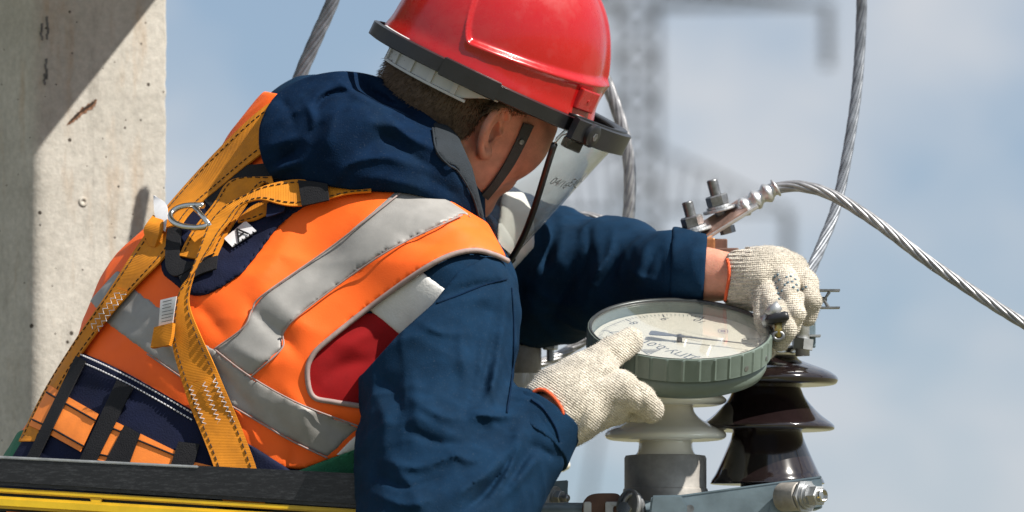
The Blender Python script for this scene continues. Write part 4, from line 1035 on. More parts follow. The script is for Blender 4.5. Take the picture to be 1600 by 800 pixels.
neck = cone(gh, tuple(list(proj(*HP(-.03, 0, -.06)))+[HP(-.03, 0, -.06).y, .062]), (600, 330, .045, .07))
hd = smin(hd, neck, .03)
# ears: thin plate, raised helix, hollow concha, lobe
for s_ in (1, -1):
    ec = HP(-.004, s_*.083, -.052); eu = (HU*.95+HF*-.18+HR*s_*.12).normalized(); ef = (HF*.9+HR*s_*-.42); ef = (ef-eu*ef.dot(eu)).normalized(); er = ef.cross(eu)*1.0
    if er.dot(HR)*s_ < 0: er = -er
    lf = (gh.X-ec.x)*ef.x+(gh.Y-ec.y)*ef.y+(gh.Z-ec.z)*ef.z; lu = (gh.X-ec.x)*eu.x+(gh.Y-ec.y)*eu.y+(gh.Z-ec.z)*eu.z; lr = (gh.X-ec.x)*er.x+(gh.Y-ec.y)*er.y+(gh.Z-ec.z)*er.z
    lf2 = lf-.12*lu*(lu > 0)
    plate = ellip(gh, ec, (ef, er, eu), (.018, .004, .032))
    rad = np.sqrt((lf2/.60)**2+lu**2); ring = np.sqrt(((rad-.029)*.8)**2+(lr-.004)**2)-.0045; ring = np.where((lf > .006) & (lu < .012), .02, ring)
    lobe = np.sqrt((lf-.004)**2+(lu+.028)**2+lr**2)-.0085
    anti = np.sqrt((((np.sqrt(((lf-.004)/.62)**2+(lu+.003)**2))-.0165)*.8)**2+(lr-.0015)**2)-.0032; anti = np.where(lf > .004, .02, anti)
    conch = ellip(gh, ec+ef*.006-eu*.004+er*.002, (ef, er, eu), (.0075, .013, .012))
    ear = smin(smin(smin(plate, ring, .003), lobe, .006), anti, .0025)
    tragus = np.sqrt((lf-.0155)**2+(lu+.005)**2+(lr-.002)**2)-.0045
    ear = smin(ear, tragus, .004)
    hd = smin(hd, ear, .004); hd = -smin(-hd, conch, .003)
hd = hd + lump(gh, .0004, 130, 21)
hd = hd.astype(np.float32)
# whole body as one mesh: coarse torso, arms, legs + fine head
gb = gridbox(-120, 1240, 230, 980, -.32, .39, .0075)
bd = smin(smin(chain(gb, [(160, 900, .09, .09), (322, 530, .10, .085), (525, 300, .12, .08)], .05), chain(gb, [(300, 900, .03, .11), (440, 580, .01, .10), (600, 340, .045, .068)], .05), .06), chain(gb, [(470, 900, .0, .09), (620, 500, -.0, .06)], .05), .06)
bd = smin(bd, chain(gb, [(640, 480, -.02, .045), (690, 515, -.115, .05), (690, 850, -.245, .045), (845, 668, -.20, .030), (872, 632, -.19, .026)], .02), .03)
bd = smin(bd, chain(gb, [(525, 300, .12, .06), (740, 400, .26, .055), (870, 436, .24, .045), (1100, 429, .066, .027), (1165, 434, .04, .027)], .02), .03)
vb, qb = snet(np.pad(bd, 1, constant_values=.05), gb.lo-gb.h, gb.h); vb = relax(vb, qb, 2)
F_ = hd.copy(); F_[0] = F_[-1] = 1e-3; F_[:, 0] = F_[:, -1] = 1e-3; F_[:, :, 0] = F_[:, :, -1] = 1e-3
vh, qh = snet(F_, gh.lo, gh.h); vh = relax(vh, qh, 1)
gl_ = gridbox(-20, 620, 830, 2300, -.16, .30, .012)
lg = smin(chain(gl_, [(220, 900, .10, .085), (215, 1500, .14, .055), (200, 2080, .16, .04)], .03), chain(gl_, [(400, 900, .02, .085), (415, 1500, .06, .055), (410, 2080, .06, .04)], .03), .03)
vl, ql = snet(np.pad(lg, 1, constant_values=.05), gl_.lo-gl_.h, gl_.h)
body = mesh_np('body', np.vstack([vb, vh, vl]), np.vstack([qb, qh+len(vb), ql+len(vb)+len(vh)]), M_skin, man)
for s_ in (-1, 1):
    eb = MB().lathe(HP(.082, s_*.032, -.042), [(.001, -.012), (.0085, -.0085), (.012, 0), (.0085, .0085), (.001, .012)], HF, 16).build('eye', M_label, body, smooth=True)
trd = smin(chain(gl_, [(215, 900, .10, .105), (215, 1500, .14, .085), (200, 2050, .16, .08)], .03), chain(gl_, [(400, 900, .02, .105), (415, 1500, .06, .085), (410, 2050, .06, .08)], .03), .03)+lump(gl_, .004, 25, 31)
vl, ql = snet(np.pad(trd, 1, constant_values=.05), gl_.lo-gl_.h, gl_.h); mesh_np('trousers', relax(vl, ql, 1), ql, M_trouser, man)
for (px, Y) in ((200, .16), (410, .06)):
    c_ = P(px, 2080, Y); mb = MB(); zb = zf
    mb.lathe((c_[0], c_[1], zb), [(.045, .0), (.05, .02), (.048, .1), (.05, .2)], n=18); mb.box((c_[0]+.08, c_[1]+.03, zb+.045), .19, .095, .085, Matrix.Rotation(R(20), 3, 'Z'), bev=.025); mb.build('boot', M_boot, man, smooth=True)

# ---- hair: cap plus short strands
hair_poly = [(560, 60), (700, 60), (830, 180), (812, 178), (790, 168), (768, 172), (750, 186), (738, 206), (716, 224), (690, 215), (640, 190), (560, 170)]
hf = np.maximum(hd-.0022, prism(gh, hair_poly)); hf[:, :, :] = np.maximum(hf, -(hd+.006))
F2 = hf.copy(); F2[0] = F2[-1] = 1e-3; F2[:, 0] = F2[:, -1] = 1e-3; F2[:, :, 0] = F2[:, :, -1] = 1e-3
vv, qq = snet(F2, gh.lo, gh.h); vv = relax(vv, qq, 1)
hp2 = (hd-.001); fld = Field(hd, gh)
hair_poly2 = [tuple(p) for p in hair_poly]; hr_ = polyraster(hair_poly2)
sel_ = np.where(vv[:, 1] < HC.y+.06)[0]; cx, cy = proj(vv[sel_, 0], vv[sel_, 1], vv[sel_, 2]); inside = sample2(hr_, cx, cy) < 6; sel_ = sel_[inside]
pick = np.random.choice(sel_, 9000); pts = vv[pick]+np.random.randn(9000, 3)*.0008; e_ = .002
gn = np.stack([fld(pts+np.eye(3)[k]*e_)-fld(pts-np.eye(3)[k]*e_) for k in range(3)], 1); gn /= np.linalg.norm(gn, axis=1)[:, None]+1e-9
dirn = gn*.55+np.array(-HU)*.75+np.array(-HF)*.25+np.random.randn(9000, 3)*.16; dirn /= np.linalg.norm(dirn, axis=1)[:, None]
ln_ = (.006+.004*np.random.rand(9000))[:, None]; side = np.cross(dirn, gn); side /= np.linalg.norm(side, axis=1)[:, None]+1e-9; wd = .0004
k0 = len(vv); sv = np.stack([pts-side*wd, pts+side*wd, pts+dirn*ln_*.6+side*wd*.6+gn*.0004, pts+dirn*ln_-gn*.0004], 1).reshape(-1, 3)
sq = (np.arange(9000)[:, None]*4+np.arange(4)[None])+k0
mesh_np('hair', np.vstack([vv, sv]), np.vstack([qq, sq]), M_hair, man)

# ---- hood and collar
go = gridbox(388, 790, 92, 380, -.20, .24, .0028)
ho = chain(go, [(462, 203, .005, .056), (520, 182, .01, .058), (575, 178, .02, .052)], .03)
ho = smin(ho, chain(go, [(455, 236, -.035, .048), (555, 250, -.055, .062), (655, 285, -.065, .052), (745, 345, -.06, .032)], .03), .035)
ho = smin(ho, chain(go, [(560, 165, .05, .042), (640, 195, .02, .05), (700, 250, -.02, .055), (740, 325, -.03, .04)], .03), .035)
ho = smin(ho, chain(go, [(560, 175, .12, .05), (680, 260, .13, .055), (770, 350, .12, .04)], .03), .04)
WH = [([(560, 140), (520, 146), (500, 160), (496, 176)], -.006, 6), ([(540, 130), (500, 145), (485, 170)], .004, 10), ([(510, 188), (490, 205), (478, 222)], -.006, 7), ([(475, 225), (450, 245), (425, 262)], -.006, 6), ([(470, 210), (440, 222), (412, 232)], .005, 9),
      ([(480, 250), (440, 262), (425, 270)], .006, 8), ([(525, 170), (515, 210), (500, 240)], .006, 14), ([(560, 250), (590, 220), (640, 225)], -.006, 18), ([(560, 190), (610, 195), (660, 220)], .005, 14), ([(570, 130), (590, 150), (620, 168)], -.006, 7), ([(600, 140), (615, 155), (640, 165)], .005, 6),
      ([(640, 260), (690, 290), (730, 320)], -.004, 12), ([(560, 275), (620, 285), (680, 300)], .004, 10), ([(430, 150), (450, 170), (460, 200)], -.003, 8)]
WH += [([(520, 300), (540, 260), (600, 245), (650, 262)], .005, 7), ([(470, 150), (490, 190), (470, 240)], .004, 7), ([(600, 180), (640, 215), (690, 240), (720, 290)], .005, 7), ([(590, 205), (640, 240), (690, 270)], -.004, 7), ([(430, 200), (450, 180), (480, 165)], .004, 6), ([(520, 120), (560, 150), (620, 175), (660, 195)], .004, 6)]
ho = ho - 1.3*wrinkles(go, WH) + lump(go, .0014, 60, 41) + lump(go, .0004, 140, 42)-crumple(go, .0048, 42, 73, 5, 3)-crumple(go, .0014, 95, 74, 5, 3)
nko = cone(go, (690, 180, .03, .074), (600, 330, .05, .078))
hood_poly = [(404, 226), (407, 192), (430, 150), (470, 124), (520, 112), (560, 113), (596, 122), (600, 130), (612, 142), (640, 160), (690, 196), (712, 214), (736, 262), (753, 335), (755, 350), (742, 342), (700, 322), (640, 303), (560, 298), (470, 284), (430, 279), (412, 256)]
hood_poly = [tuple(x) for x in cat(hood_poly+[hood_poly[0]], 120)[:-1]]
ho = ho.astype(np.float32)
hoodm = iso('hood', np.maximum(np.maximum(ho, prism(go, hood_poly)), -nko), go, M_hood, jacket)
iso('collar_lining', np.maximum(np.maximum(ho-.0018, prism(go, [(676, 190), (700, 196), (716, 212), (738, 262), (756, 335), (757, 352), (748, 340), (734, 300), (712, 262), (690, 252), (680, 240)])), -nko), go, M_lining, hoodm)
MB().tube(list(Field(ho, go).drape(cat([(676, 200), (682, 235), (700, 257), (716, 268), (738, 305), (750, 342)], 24), .002)), .0013, 6).build('collar_edge', M_lining, hoodm, smooth=True)

# ---- harness
def rib(name, Lp, Rp, off, m, parent, st=None, n=44, **kw):
    o, p, nr, dl = ribbon(name, Lp, Rp, FT, off, m, parent, n=n, **kw)
    for c_ in (st or []): stitch('stitching', p, nr, dl, c_, M_stitchdark, o)
    return o, p, nr, dl
padp = [(300, 318), (340, 283), (405, 262), (470, 280), (528, 304), (480, 322), (440, 350), (405, 395), (375, 430), (330, 458), (300, 462), (268, 440), (252, 420), (258, 370)]
harness = piece('harness', T_, g, OFFV+.0035, padp, M_pad, man, smoothpoly=60)
tag(harness, 'orange and black safety harness with navy back pad')
rib('strap', [(445, 148), (400, 178), (330, 246), (262, 322), (222, 375), (166, 462), (118, 532), (70, 610), (30, 690)], [(470, 200), (405, 243), (345, 292), (292, 338), (262, 396), (205, 455), (150, 522), (100, 596), (60, 690)], .0055, M_web, harness, (.13, .87), n=70)
rib('keeper_strap', [(425, 254), (405, 257), (370, 262), (345, 283), (318, 312)], [(440, 280), (405, 281), (372, 280), (352, 296), (330, 325)], .0045, M_black, harness, n=24)
rib('strap', [(425, 276), (362, 281), (335, 318), (300, 362), (280, 400)], [(432, 300), (414, 285), (385, 320), (352, 372), (335, 410)], .006, M_web, harness, (.1, .9), n=30)
rib('strap', [(372, 342), (395, 322), (420, 312)], [(372, 348), (395, 345), (418, 335)], .0065, M_web, harness, (.85,), n=14)
rib('keeper_strap', [(262, 358), (259, 390), (260, 420), (276, 432), (305, 416)], [(284, 352), (282, 386), (281, 402), (300, 410), (335, 396)], .0085, M_black, harness, n=26)
rib('keeper_strap', [(278, 428), (305, 410), (340, 400)], [(285, 446), (310, 430), (338, 420)], .0075, M_black, harness, n=16)
rib('strap', [(580, 290), (545, 288), (510, 287), (470, 281), (440, 284), (410, 292), (380, 307), (356, 319), (332, 340), (320, 364), (308, 400), (293, 436), (279, 457), (272, 500), (270, 540), (280, 580), (296, 632), (316, 680), (336, 735), (350, 790)],
    [(580, 300), (545, 303), (510, 312), (470, 322), (440, 320), (410, 312), (385, 317), (370, 328), (359, 346), (344, 364), (329, 388), (311, 412), (303, 432), (295, 472), (312, 520), (336, 572), (360, 628), (381, 678), (402, 736), (415, 790)],
    [.006, .006, .007, .011, .017, .022, .024, .024, .023, .022, .02, .018, .015, .012, .01, .009, .009, .012, .018, .02], M_web, harness, (.12, .88), n=110)
rib('keeper_strap', [(466, 282), (490, 284), (512, 288)], [(472, 322), (492, 318), (514, 313)], .014, M_black, harness, n=10)
rib('keeper_strap', [(418, 318), (432, 320), (446, 320)], [(416, 340), (430, 336), (444, 330)], .012, M_pad, harness, n=8)
# white zig-zag reinforcement stitching on the lower strap
o, p, nr, dl = ribbon('reinforcement', [(294, 600), (310, 640), (323, 675)], [(335, 588), (352, 628), (368, 664)], FT, .0098, M_web, harness, n=20, thick=.0012)
mb = MB()
def zig(mb, a, b_, amp=.0022, n_=18):
    a = np.array(a); b_ = np.array(b_); q = []
    for i in range(n_+1):
        u = i/n_; c_ = a*(1-u)+b_*u; d = (b_-a)/np.linalg.norm(b_-a); c_ = c_+np.array([-d[1], d[0]])*(3.2 if i % 2 else -3.2); q.append(c_)
    mb.tube(list(FT.drape(np.array(q), .0115)), .0006, 4)
zig(mb, (297, 604), (322, 670)); zig(mb, (318, 598), (344, 664)); zig(mb, (334, 592), (364, 660)); zig(mb, (322, 673), (366, 662), n_=12)
mb.build('stitching', M_stitchwhite, o)
o, p, nr, dl = ribbon('reinforcement', [(182, 450), (160, 480), (138, 510)], [(200, 456), (178, 486), (152, 518)], FT, .0072, M_web, harness, n=14, thick=.0012)
mb = MB(); zig(mb, (184, 456), (142, 512), n_=14); zig(mb, (194, 458), (152, 516), n_=14); mb.build('stitching', M_stitchwhite, o)
# tags and labels
def card(name, quad, off, m, parent, n=6, thick=.0012):
    return ribbon(name, [quad[0], quad[3]], [quad[1], quad[2]], FT, off, m, parent, n=n, thick=thick, smooth_depth=0)
lab, p, nr, dl = card('label', [(350, 373), (384, 345), (401, 361), (363, 386)], .0065, M_label, harness)
mb = MB(); tv, tf = TXT['A']
o_ = np.array([376, 365.]); ex_ = np.array([.80, -.60]); ey_ = np.array([-.60, -.80])
pp = FT.drape(np.array([o_+ex_*x*34+ey_*y*26 for x, y, _ in tv]), .0082); raw('lettering', pp, tf, M_black, lab)
mb = MB()
for k in range(6):
    a = np.array([366, 385.])+np.array([5.6, -3.7])*k; mb.add(FT.drape(np.array([a, a+np.array([4.8, -3.2]), a+np.array([.4, -5.5])]), .0082), [(0, 1, 2)])
mb.build('triangle_border', M_black, lab)
lab, p, nr, dl = card('size_tag', [(251, 469), (276, 463), (270, 504), (248, 512)], [.022, .016], M_label, harness)
mb = MB()
for k in range(7):
    y = 471+k*5.2; mb.tube(list(FT.drape(np.array([(254-k*.3, y+1), (254+random.uniform(10, 17), y-2.5)]), .023)), .0004, 4)
mb.build('print_lines', M_strapgrey, lab)
rib('strap_loop', [(243, 512), (240, 530), (237, 544)], [(272, 505), (270, 525), (266, 540)], .018, M_web, harness, (.5,), n=12, thick=.006)
rib('strap_loop', [(240, 338), (231, 350), (226, 362), (236, 384)], [(256, 346), (254, 356), (250, 368), (244, 386)], [.012, .016, .014, .006], M_web, harness, n=14, thick=.004)
sil = clear('silver_film', (.75, .78, .8), .55, .25)
rib('plastic_tag', [(240, 305), (241, 330), (246, 352)], [(242, 306), (262, 322), (258, 362)], [.022, .016, .012], M_label, harness, n=12, thick=.0008)
# D-ring
dp = []
for a in np.linspace(R(90), R(270), 22): dp.append((302+36*math.cos(a), 338+17.5*math.sin(a)*-1-4*math.cos(a)*0))
dp = [(327, 352), (322, 357)]+[(x, y) for x, y in dp][::-1]+[(318, 321)]
q = FT.drape(np.array(dp), .021); q[1:-1] = (q[:-2]+q[1:-1]+q[2:])/3
MB().tube(list(q), .0034, 10, close=False).build('d_ring', M_chrome, harness, smooth=True)
q = FT.drape(np.array([(304, 324), (316, 337), (329, 354)]), .022); MB().tube(list(q), .003, 8).build('d_ring_bar', M_chrome, harness, smooth=True)

# ---- lumbar belt
beltp = [(-40, 800), (20, 712), (122, 548), (160, 564), (205, 586), (300, 640), (345, 668), (400, 700), (455, 735), (470, 800)]
belt = piece('lumbar_belt', T_, g, OFFV+.006, beltp, M_pad, man, it=4)
FB = Field(T_-OFFV-.006, g)
def patch(name, quad, m, off, st=None):
    o, p, nr, dl = ribbon(name, [quad[0], quad[3]], [quad[1], quad[2]], FB, off, m, belt, n=12, w=9, thick=.0016, smooth_depth=1)
    return o
for quad in ([(78, 602), (94, 612), (64, 673), (46, 665)], [(103, 618), (154, 647), (126, 706), (76, 678)], [(177, 657), (193, 665), (168, 722), (146, 718)], [(220, 678), (279, 707), (262, 740), (195, 735)], [(303, 722), (330, 728), (322, 760), (296, 756)]):
    o = patch('orange_patch', quad, M_patch, .0012)
    for fr_ in (.17, .85):
        a = np.array(quad[0])*(1-fr_)+np.array(quad[3])*fr_; b_ = np.array(quad[1])*(1-fr_)+np.array(quad[2])*fr_
        MB().tube(list(FB.drape(cat([a, (a+b_)/2, b_], 14), .0026)), .0011, 5).build('stitching', M_black, o)
for quad in ([(119, 556), (134, 564), (60, 715), (42, 715)], [(183, 594), (208, 606), (148, 725), (124, 720)], [(195, 664), (219, 678), (198, 735), (160, 730)], [(279, 690), (312, 694), (300, 735), (264, 735)]):
    patch('black_strap', quad, M_black, .0034)
for dy in (0, 11):
    mb = MB(); a = cat([(126, 554+dy), (160, 569+dy), (205, 591+dy), (250, 616+dy), (300, 645+dy)], 120)
    q = FB.drape(a, .0016)
    for i in range(0, 118, 3): mb.tube([q[i], q[i+2]], .0009, 5)
    mb.build('stitching', M_stitchwhite, belt)
gs1 = piece('green_strap', T_, g, OFFV+.003, [(52, 668), (60, 674), (20, 780), (-60, 780), (-40, 690)], M_green, man)
piece('green_strap', T_, g, OFFV+.0045, [(450, 742), (500, 722), (560, 700), (600, 690), (600, 740), (520, 745), (440, 760)], M_green, man)

# ---- gloves
def glove(name, g_, F, m, hem_pts, hem_c, label):
    F = F.copy(); F[0] = F[-1] = 1e-3; F[:, 0] = F[:, -1] = 1e-3; F[:, :, 0] = F[:, :, -1] = 1e-3
    v, q = snet(F, g_.lo, g_.h); v = relax(v, q, 1); K = 9000; fl = Field(F.astype(np.float32), g_)
    pk = np.random.choice(len(v), K); pt_ = v[pk]; e_ = .0015
    gn = np.stack([fl(pt_+np.eye(3)[k]*e_)-fl(pt_-np.eye(3)[k]*e_) for k in range(3)], 1); gn /= np.linalg.norm(gn, axis=1)[:, None]+1e-9
    tg = np.cross(gn, np.random.randn(K, 3)); tg /= np.linalg.norm(tg, axis=1)[:, None]+1e-9; dr = gn*np.random.uniform(.2, 1, (K, 1))+tg; dr /= np.linalg.norm(dr, axis=1)[:, None]
    sd = np.cross(dr, gn); sd /= np.linalg.norm(sd, axis=1)[:, None]+1e-9; ln2 = np.random.uniform(.0012, .0034, (K, 1)); w0 = .00016
    sv = np.stack([pt_-sd*w0, pt_+sd*w0, pt_+dr*ln2*.6+sd*w0, pt_+dr*ln2+tg*.0005], 1).reshape(-1, 3)
    o = mesh_np(name, np.vstack([v, sv]), np.vstack([q, np.arange(K*4).reshape(-1, 4)+len(v)]), m, man); tag(o, label); return o
g1 = gridbox(818, 1050, 492, 705, -.27, -.03, .0016)
w_ = chain(g1, [(846, 668, -.20, .033), (866, 640, -.192, .034), (885, 622, -.187, .036)], .01)
palm = smin(chain(g1, [(882, 628, -.187, .034), (925, 600, -.176, .030)], .0), chain(g1, [(890, 648, -.18, .030), (945, 626, -.168, .028)], 0), .03)
h1 = smin(w_, palm, .02)
h1 = smin(h1, chain(g1, [(900, 590, -.180, .022), (930, 567, -.170, .0178), (958, 551, -.157, .0162), (985, 533, -.142, .0150)], .004), .012)
h1 = smin(h1, chain(g1, [(932, 606, -.190, .0215), (970, 606, -.188, .0185), (998, 622, -.180, .0160), (1017, 642, -.166, .0142)], .004), .008)
h1 = smin(h1, chain(g1, [(930, 628, -.170, .020), (968, 640, -.158, .0150), (1000, 642, -.130, .0130)], .004), .004)
for j, Y in enumerate((-.135, -.112)):
    h1 = smin(h1, chain(g1, [(925, 640, Y-.02, .018), (960, 645, Y, .0135), (995, 632+4*j, Y+.03, .012)], .004), .004)
h1 = h1-wrinkles(g1, [([(900, 690), (925, 650), (935, 610)], .004, 8), ([(880, 690), (905, 655), (915, 620)], -.003, 7), ([(935, 592), (952, 584), (975, 572)], -.005, 6), ([(915, 560), (940, 545), (960, 540)], .002, 8), ([(990, 600), (1000, 612), (1005, 640)], -.0025, 5), ([(955, 545), (962, 560)], -.002, 4)])+lump(g1, .0008, 160, 51)+lump(g1, .0003, 420, 52)
gl1 = glove('glove', g1, np.maximum(h1, prism(g1, [(700, 560), (834, 612), (852, 611), (868, 622), (880, 641), (886, 660), (870, 720), (1100, 760), (1100, 450), (800, 450)])), M_glove1, None, None, 'cream knitted glove on the near hand, thumb on the gauge glass')
h1f = Field(h1.astype(np.float32), g1)
MB().tube(list(h1f.drape(cat([(833, 613), (842, 609), (853, 611), (866, 622), (876, 636), (880, 648)], 24), .0008)), .0021, 8).build('hem', M_red_hem, gl1, smooth=True)

g2 = gridbox(1112, 1300, 388, 575, -.10, .13, .0016)
w_ = chain(g2, [(1128, 434, .052, .0285), (1160, 436, .042, .030), (1190, 438, .032, .033)], .01)
h2 = smin(w_, chain(g2, [(1195, 436, .034, .033), (1222, 431, .038, .031)], 0), .02)
h2 = smin(h2, chain(g2, [(1236, 424, .028, .019), (1260, 444, .010, .0132), (1269, 471, -.008, .0110), (1261, 496, -.002, .0104)], .003), .005)
h2 = smin(h2, chain(g2, [(1224, 436, .008, .016), (1237, 463, -.028, .0126), (1243, 490, -.040, .0112), (1237, 511, -.032, .0108)], .003), .0016)
h2 = smin(h2, chain(g2, [(1207, 450, .008, .015), (1215, 488, -.038, .0124), (1227, 515, -.052, .0114), (1219, 534, -.044, .0110)], .003), .0016)
h2 = smin(h2, chain(g2, [(1191, 458, .008, .0135), (1195, 500, -.022, .0112), (1203, 530, -.030, .0102), (1200, 548, -.020, .0096)], .003), .0016)
h2 = smin(h2, chain(g2, [(1190, 445, .06, .02), (1230, 465, .075, .017), (1255, 490, .06, .015)], .006), .01)
h2 = h2-wrinkles(g2, [([(1185, 410), (1190, 440), (1185, 475)], .0025, 8), ([(1236, 466), (1245, 456), (1256, 452)], -.005, 4), ([(1200, 408), (1210, 440), (1205, 470)], -.0015, 8)])+lump(g2, .0007, 160, 61)+lump(g2, .0003, 420, 62)
# knitted ribs of the wrist
ribs = .0011*np.sin((g2.py-434)/6.2*2*PI)*np.clip((1195-g2.px)/30, 0, 1)
h2 = h2-ribs
gl2 = glove('glove', g2, np.maximum(h2, prism(g2, [(1136, 380), (1400, 380), (1400, 620), (1100, 620), (1132, 480), (1138, 440)])), M_glove2, None, None, 'cream knitted glove with blue dots gripping the gauge fitting')
h2f = Field(h2.astype(np.float32), g2)
MB().tube(list(h2f.drape(cat([(1136, 405), (1139, 418), (1139, 435), (1136, 452), (1133, 470)], 24), .0006)), .0020, 8).build('hem', M_red_hem, gl2, smooth=True)
mb = MB()
for i in range(9):
    for j in range(6):
        x = 1208+i*7+j*2; y = 424+j*8.5+i*1.8+(i % 2)*3
        if x > 1262 or y > 470 or random.random() < .25 or (y > 455 and x > 1225): continue
        p3 = h2f.drape(np.array([(x, y), (x+2, y), (x, y+2)]), .0004)
        nn = V(np.cross(p3[1]-p3[0], p3[2]-p3[0])).normalized(); 
        if nn.y > 0: nn = -nn
        mb.lathe(p3[0], [(.0017, -.001), (.0015, .0003), (.0006, .0007)], nn, 7)
M_dots = mat('blue_grip_dots', (.10, .16, .2), .6); mb.build('grip_dots', M_dots, gl2)

# ---- hard hat
def sm(a, b_, x): x = np.clip((x-a)/(b_-a), 0, 1); return x*x*(3-2*x)
A_, B_, HG = .129, .112, .156
nt_, ns_ = 420, 110; vv = []
def HPo(f, r, u): return HP(f+.011, r+.0077, u)
def shell_pt(t_, s_, grow=0):
    z = HG*s_; rho = max(0, 1-s_**2.5)**(1/2.15); ta = abs(((t_+PI) % (2*PI))-PI)
    a_ = A_*(1.0+(.03 if abs(ta) > PI/2 else 0)*(-math.cos(ta) if math.cos(ta) < 0 else 0))
    flare = .004*math.exp(-(z/.012)**2)
    zb = .040+.012*math.cos(ta)+.13*sm(R(134), R(160), ta)
    rec = sm(zb-.003, zb+.004, z)*sm(R(22), R(30), ta)*(1-sm(R(144), R(164), ta))*(1-sm(.135, .155, z))
    ridge = .0062*math.exp(-((ta-R(26+60*max(0, z-.03)))/R(4.5))**2)*sm(.02, .06, z)+.004*math.exp(-(ta/R(9))**2)*sm(.05, .1, z)
    ridge += .0035*math.exp(-((z-zb+.002)/.004)**2)*sm(R(22), R(34), ta)*(1-sm(R(134), R(150), ta))
    rr = flare-.0055*rec+ridge*max(0, 1-s_)**.3+grow
    return HPo((a_*rho+rr*rho**.2)*math.cos(t_), (B_*rho+rr*rho**.2)*math.sin(t_), z-.004-.006*math.cos(ta)*0)
svals = [1-(1-u)**1.6 for u in np.linspace(0, 1, ns_)]
for s_ in svals:
    for i in range(nt_): vv.append(shell_pt(2*PI*i/nt_, s_*.9995))
ff = [(j*nt_+i, j*nt_+(i+1) % nt_, (j+1)*nt_+(i+1) % nt_, (j+1)*nt_+i) for j in range(ns_-1) for i in range(nt_)]
hat = raw('hard_hat', vv, ff, M_shell, man, True)
bm = bmesh.new(); bm.from_mesh(hat.data); bmesh.ops.recalc_face_normals(bm, faces=bm.faces); bm.to_mesh(hat.data); bm.free()
md = hat.modifiers.new('shell', 'SOLIDIFY'); md.thickness = .0025; md.offset = -1
tag(hat, 'glossy red hard hat with moulded ridges and black edge band')
def arcstrip(name, t0, t1, a_, b_, z0, z1, th, m, parent, n_=60, close=False, wav=None):
    """band standing along an ellipse: heights z0..z1, thickness th"""
    vv = []; ts = [t0+(t1-t0)*i/(n_-(0 if close else 1)) for i in range(n_)]
    for t_ in ts:
        aa = a_(t_) if callable(a_) else a_; bb_ = b_(t_) if callable(b_) else b_; c_, s2 = math.cos(t_), math.sin(t_)
        za = z0(t_) if callable(z0) else z0; zb_ = z1(t_) if callable(z1) else z1
        for (k_, z) in ((0, za), (th, za+th*.25), (th, zb_-th*.25), (0, zb_)): vv.append((HP if name == 'face_shield' else HPo)((aa+k_)*c_, (bb_+k_)*s2, z))
    ff = []
    for i in range(n_ if close else n_-1):
        for k_ in range(4): ff.append((i*4+k_, i*4+(k_+1) % 4, ((i+1) % n_)*4+(k_+1) % 4, ((i+1) % n_)*4+k_))
    if not close: ff += [(0, 1, 2, 3), tuple((n_-1)*4+k_ for k_ in (3, 2, 1, 0))]
    o = raw(name, vv, ff, m, parent, True)
    bm = bmesh.new(); bm.from_mesh(o.data); bmesh.ops.recalc_face_normals(bm, faces=bm.faces)
    for e in bm.edges:
        if len(e.link_faces) == 2 and e.calc_face_angle(0) > R(30): e.smooth = False
    bm.to_mesh(o.data); bm.free(); return o
backA = lambda t_: .1325+.013*sm(R(120), R(165), abs(((t_+PI) % (2*PI))-PI))
arcstrip('edge_band', 0, 2*PI, backA, .1155, lambda t_: -.018, lambda t_: .000, .006, M_rubber, hat, 140, True)
arcstrip('band_sleeve', R(112), R(140), lambda t_: backA(t_)+.0035, .119, -.020, .002, .005, M_rubber, hat, 24)
arcstrip('rear_clip', R(166), R(194), .125, .106, -.004, .003, .014, M_band, hat, 20)
arcstrip('nape_band', R(108), R(252), .1125, .098, lambda t_: -.036+.015*sm(R(46), R(70), abs(t_-PI)), -.012, .004, M_band, hat, 50)
for k in range(7):
    t0 = R(132+k*16); arcstrip('nape_rib', t0, t0+R(3), .116, .1015, -.034, -.014, .003, M_band, hat, 4)
arcstrip('nape_lip', R(125), R(235), .116, .1015, -.037, -.033, .003, M_band, hat, 40)
sc_ = HP(.098, .084, .022); fwd = (HF*.78-HR*.10*0+HR*-.62).normalized()
for tq in (R(58),):
    bmx = MB(); c0 = shell_pt(tq, .16, .001); tx = (shell_pt(tq-.05, .16)-shell_pt(tq+.05, .16)).normalized(); nx = (c0-HP(0, 0, .02)).normalized(); nx = (nx-tx*nx.dot(tx)).normalized(); zx = tx.cross(nx)
    bmx.box(c0, .040, .007, .024, Matrix((tx, nx, zx)).transposed(), bev=.0015).build('slot_cover', M_shell, hat)
    MB().lathe(c0+nx*.003, [(.0022, 0), (.0022, .0012), (.001, .0014)], nx, 10).build('slot_pin', M_shell, hat)

# ---- face shield
TM = R(70)
fa = lambda t_: .145+.052*max(0, math.cos(t_))**.55
shield = arcstrip('face_shield', -TM, TM, fa, .136, -.024, .003, .0085, M_rubber, man, 60)
tag(shield, 'clear face shield on a black hinged brow frame')
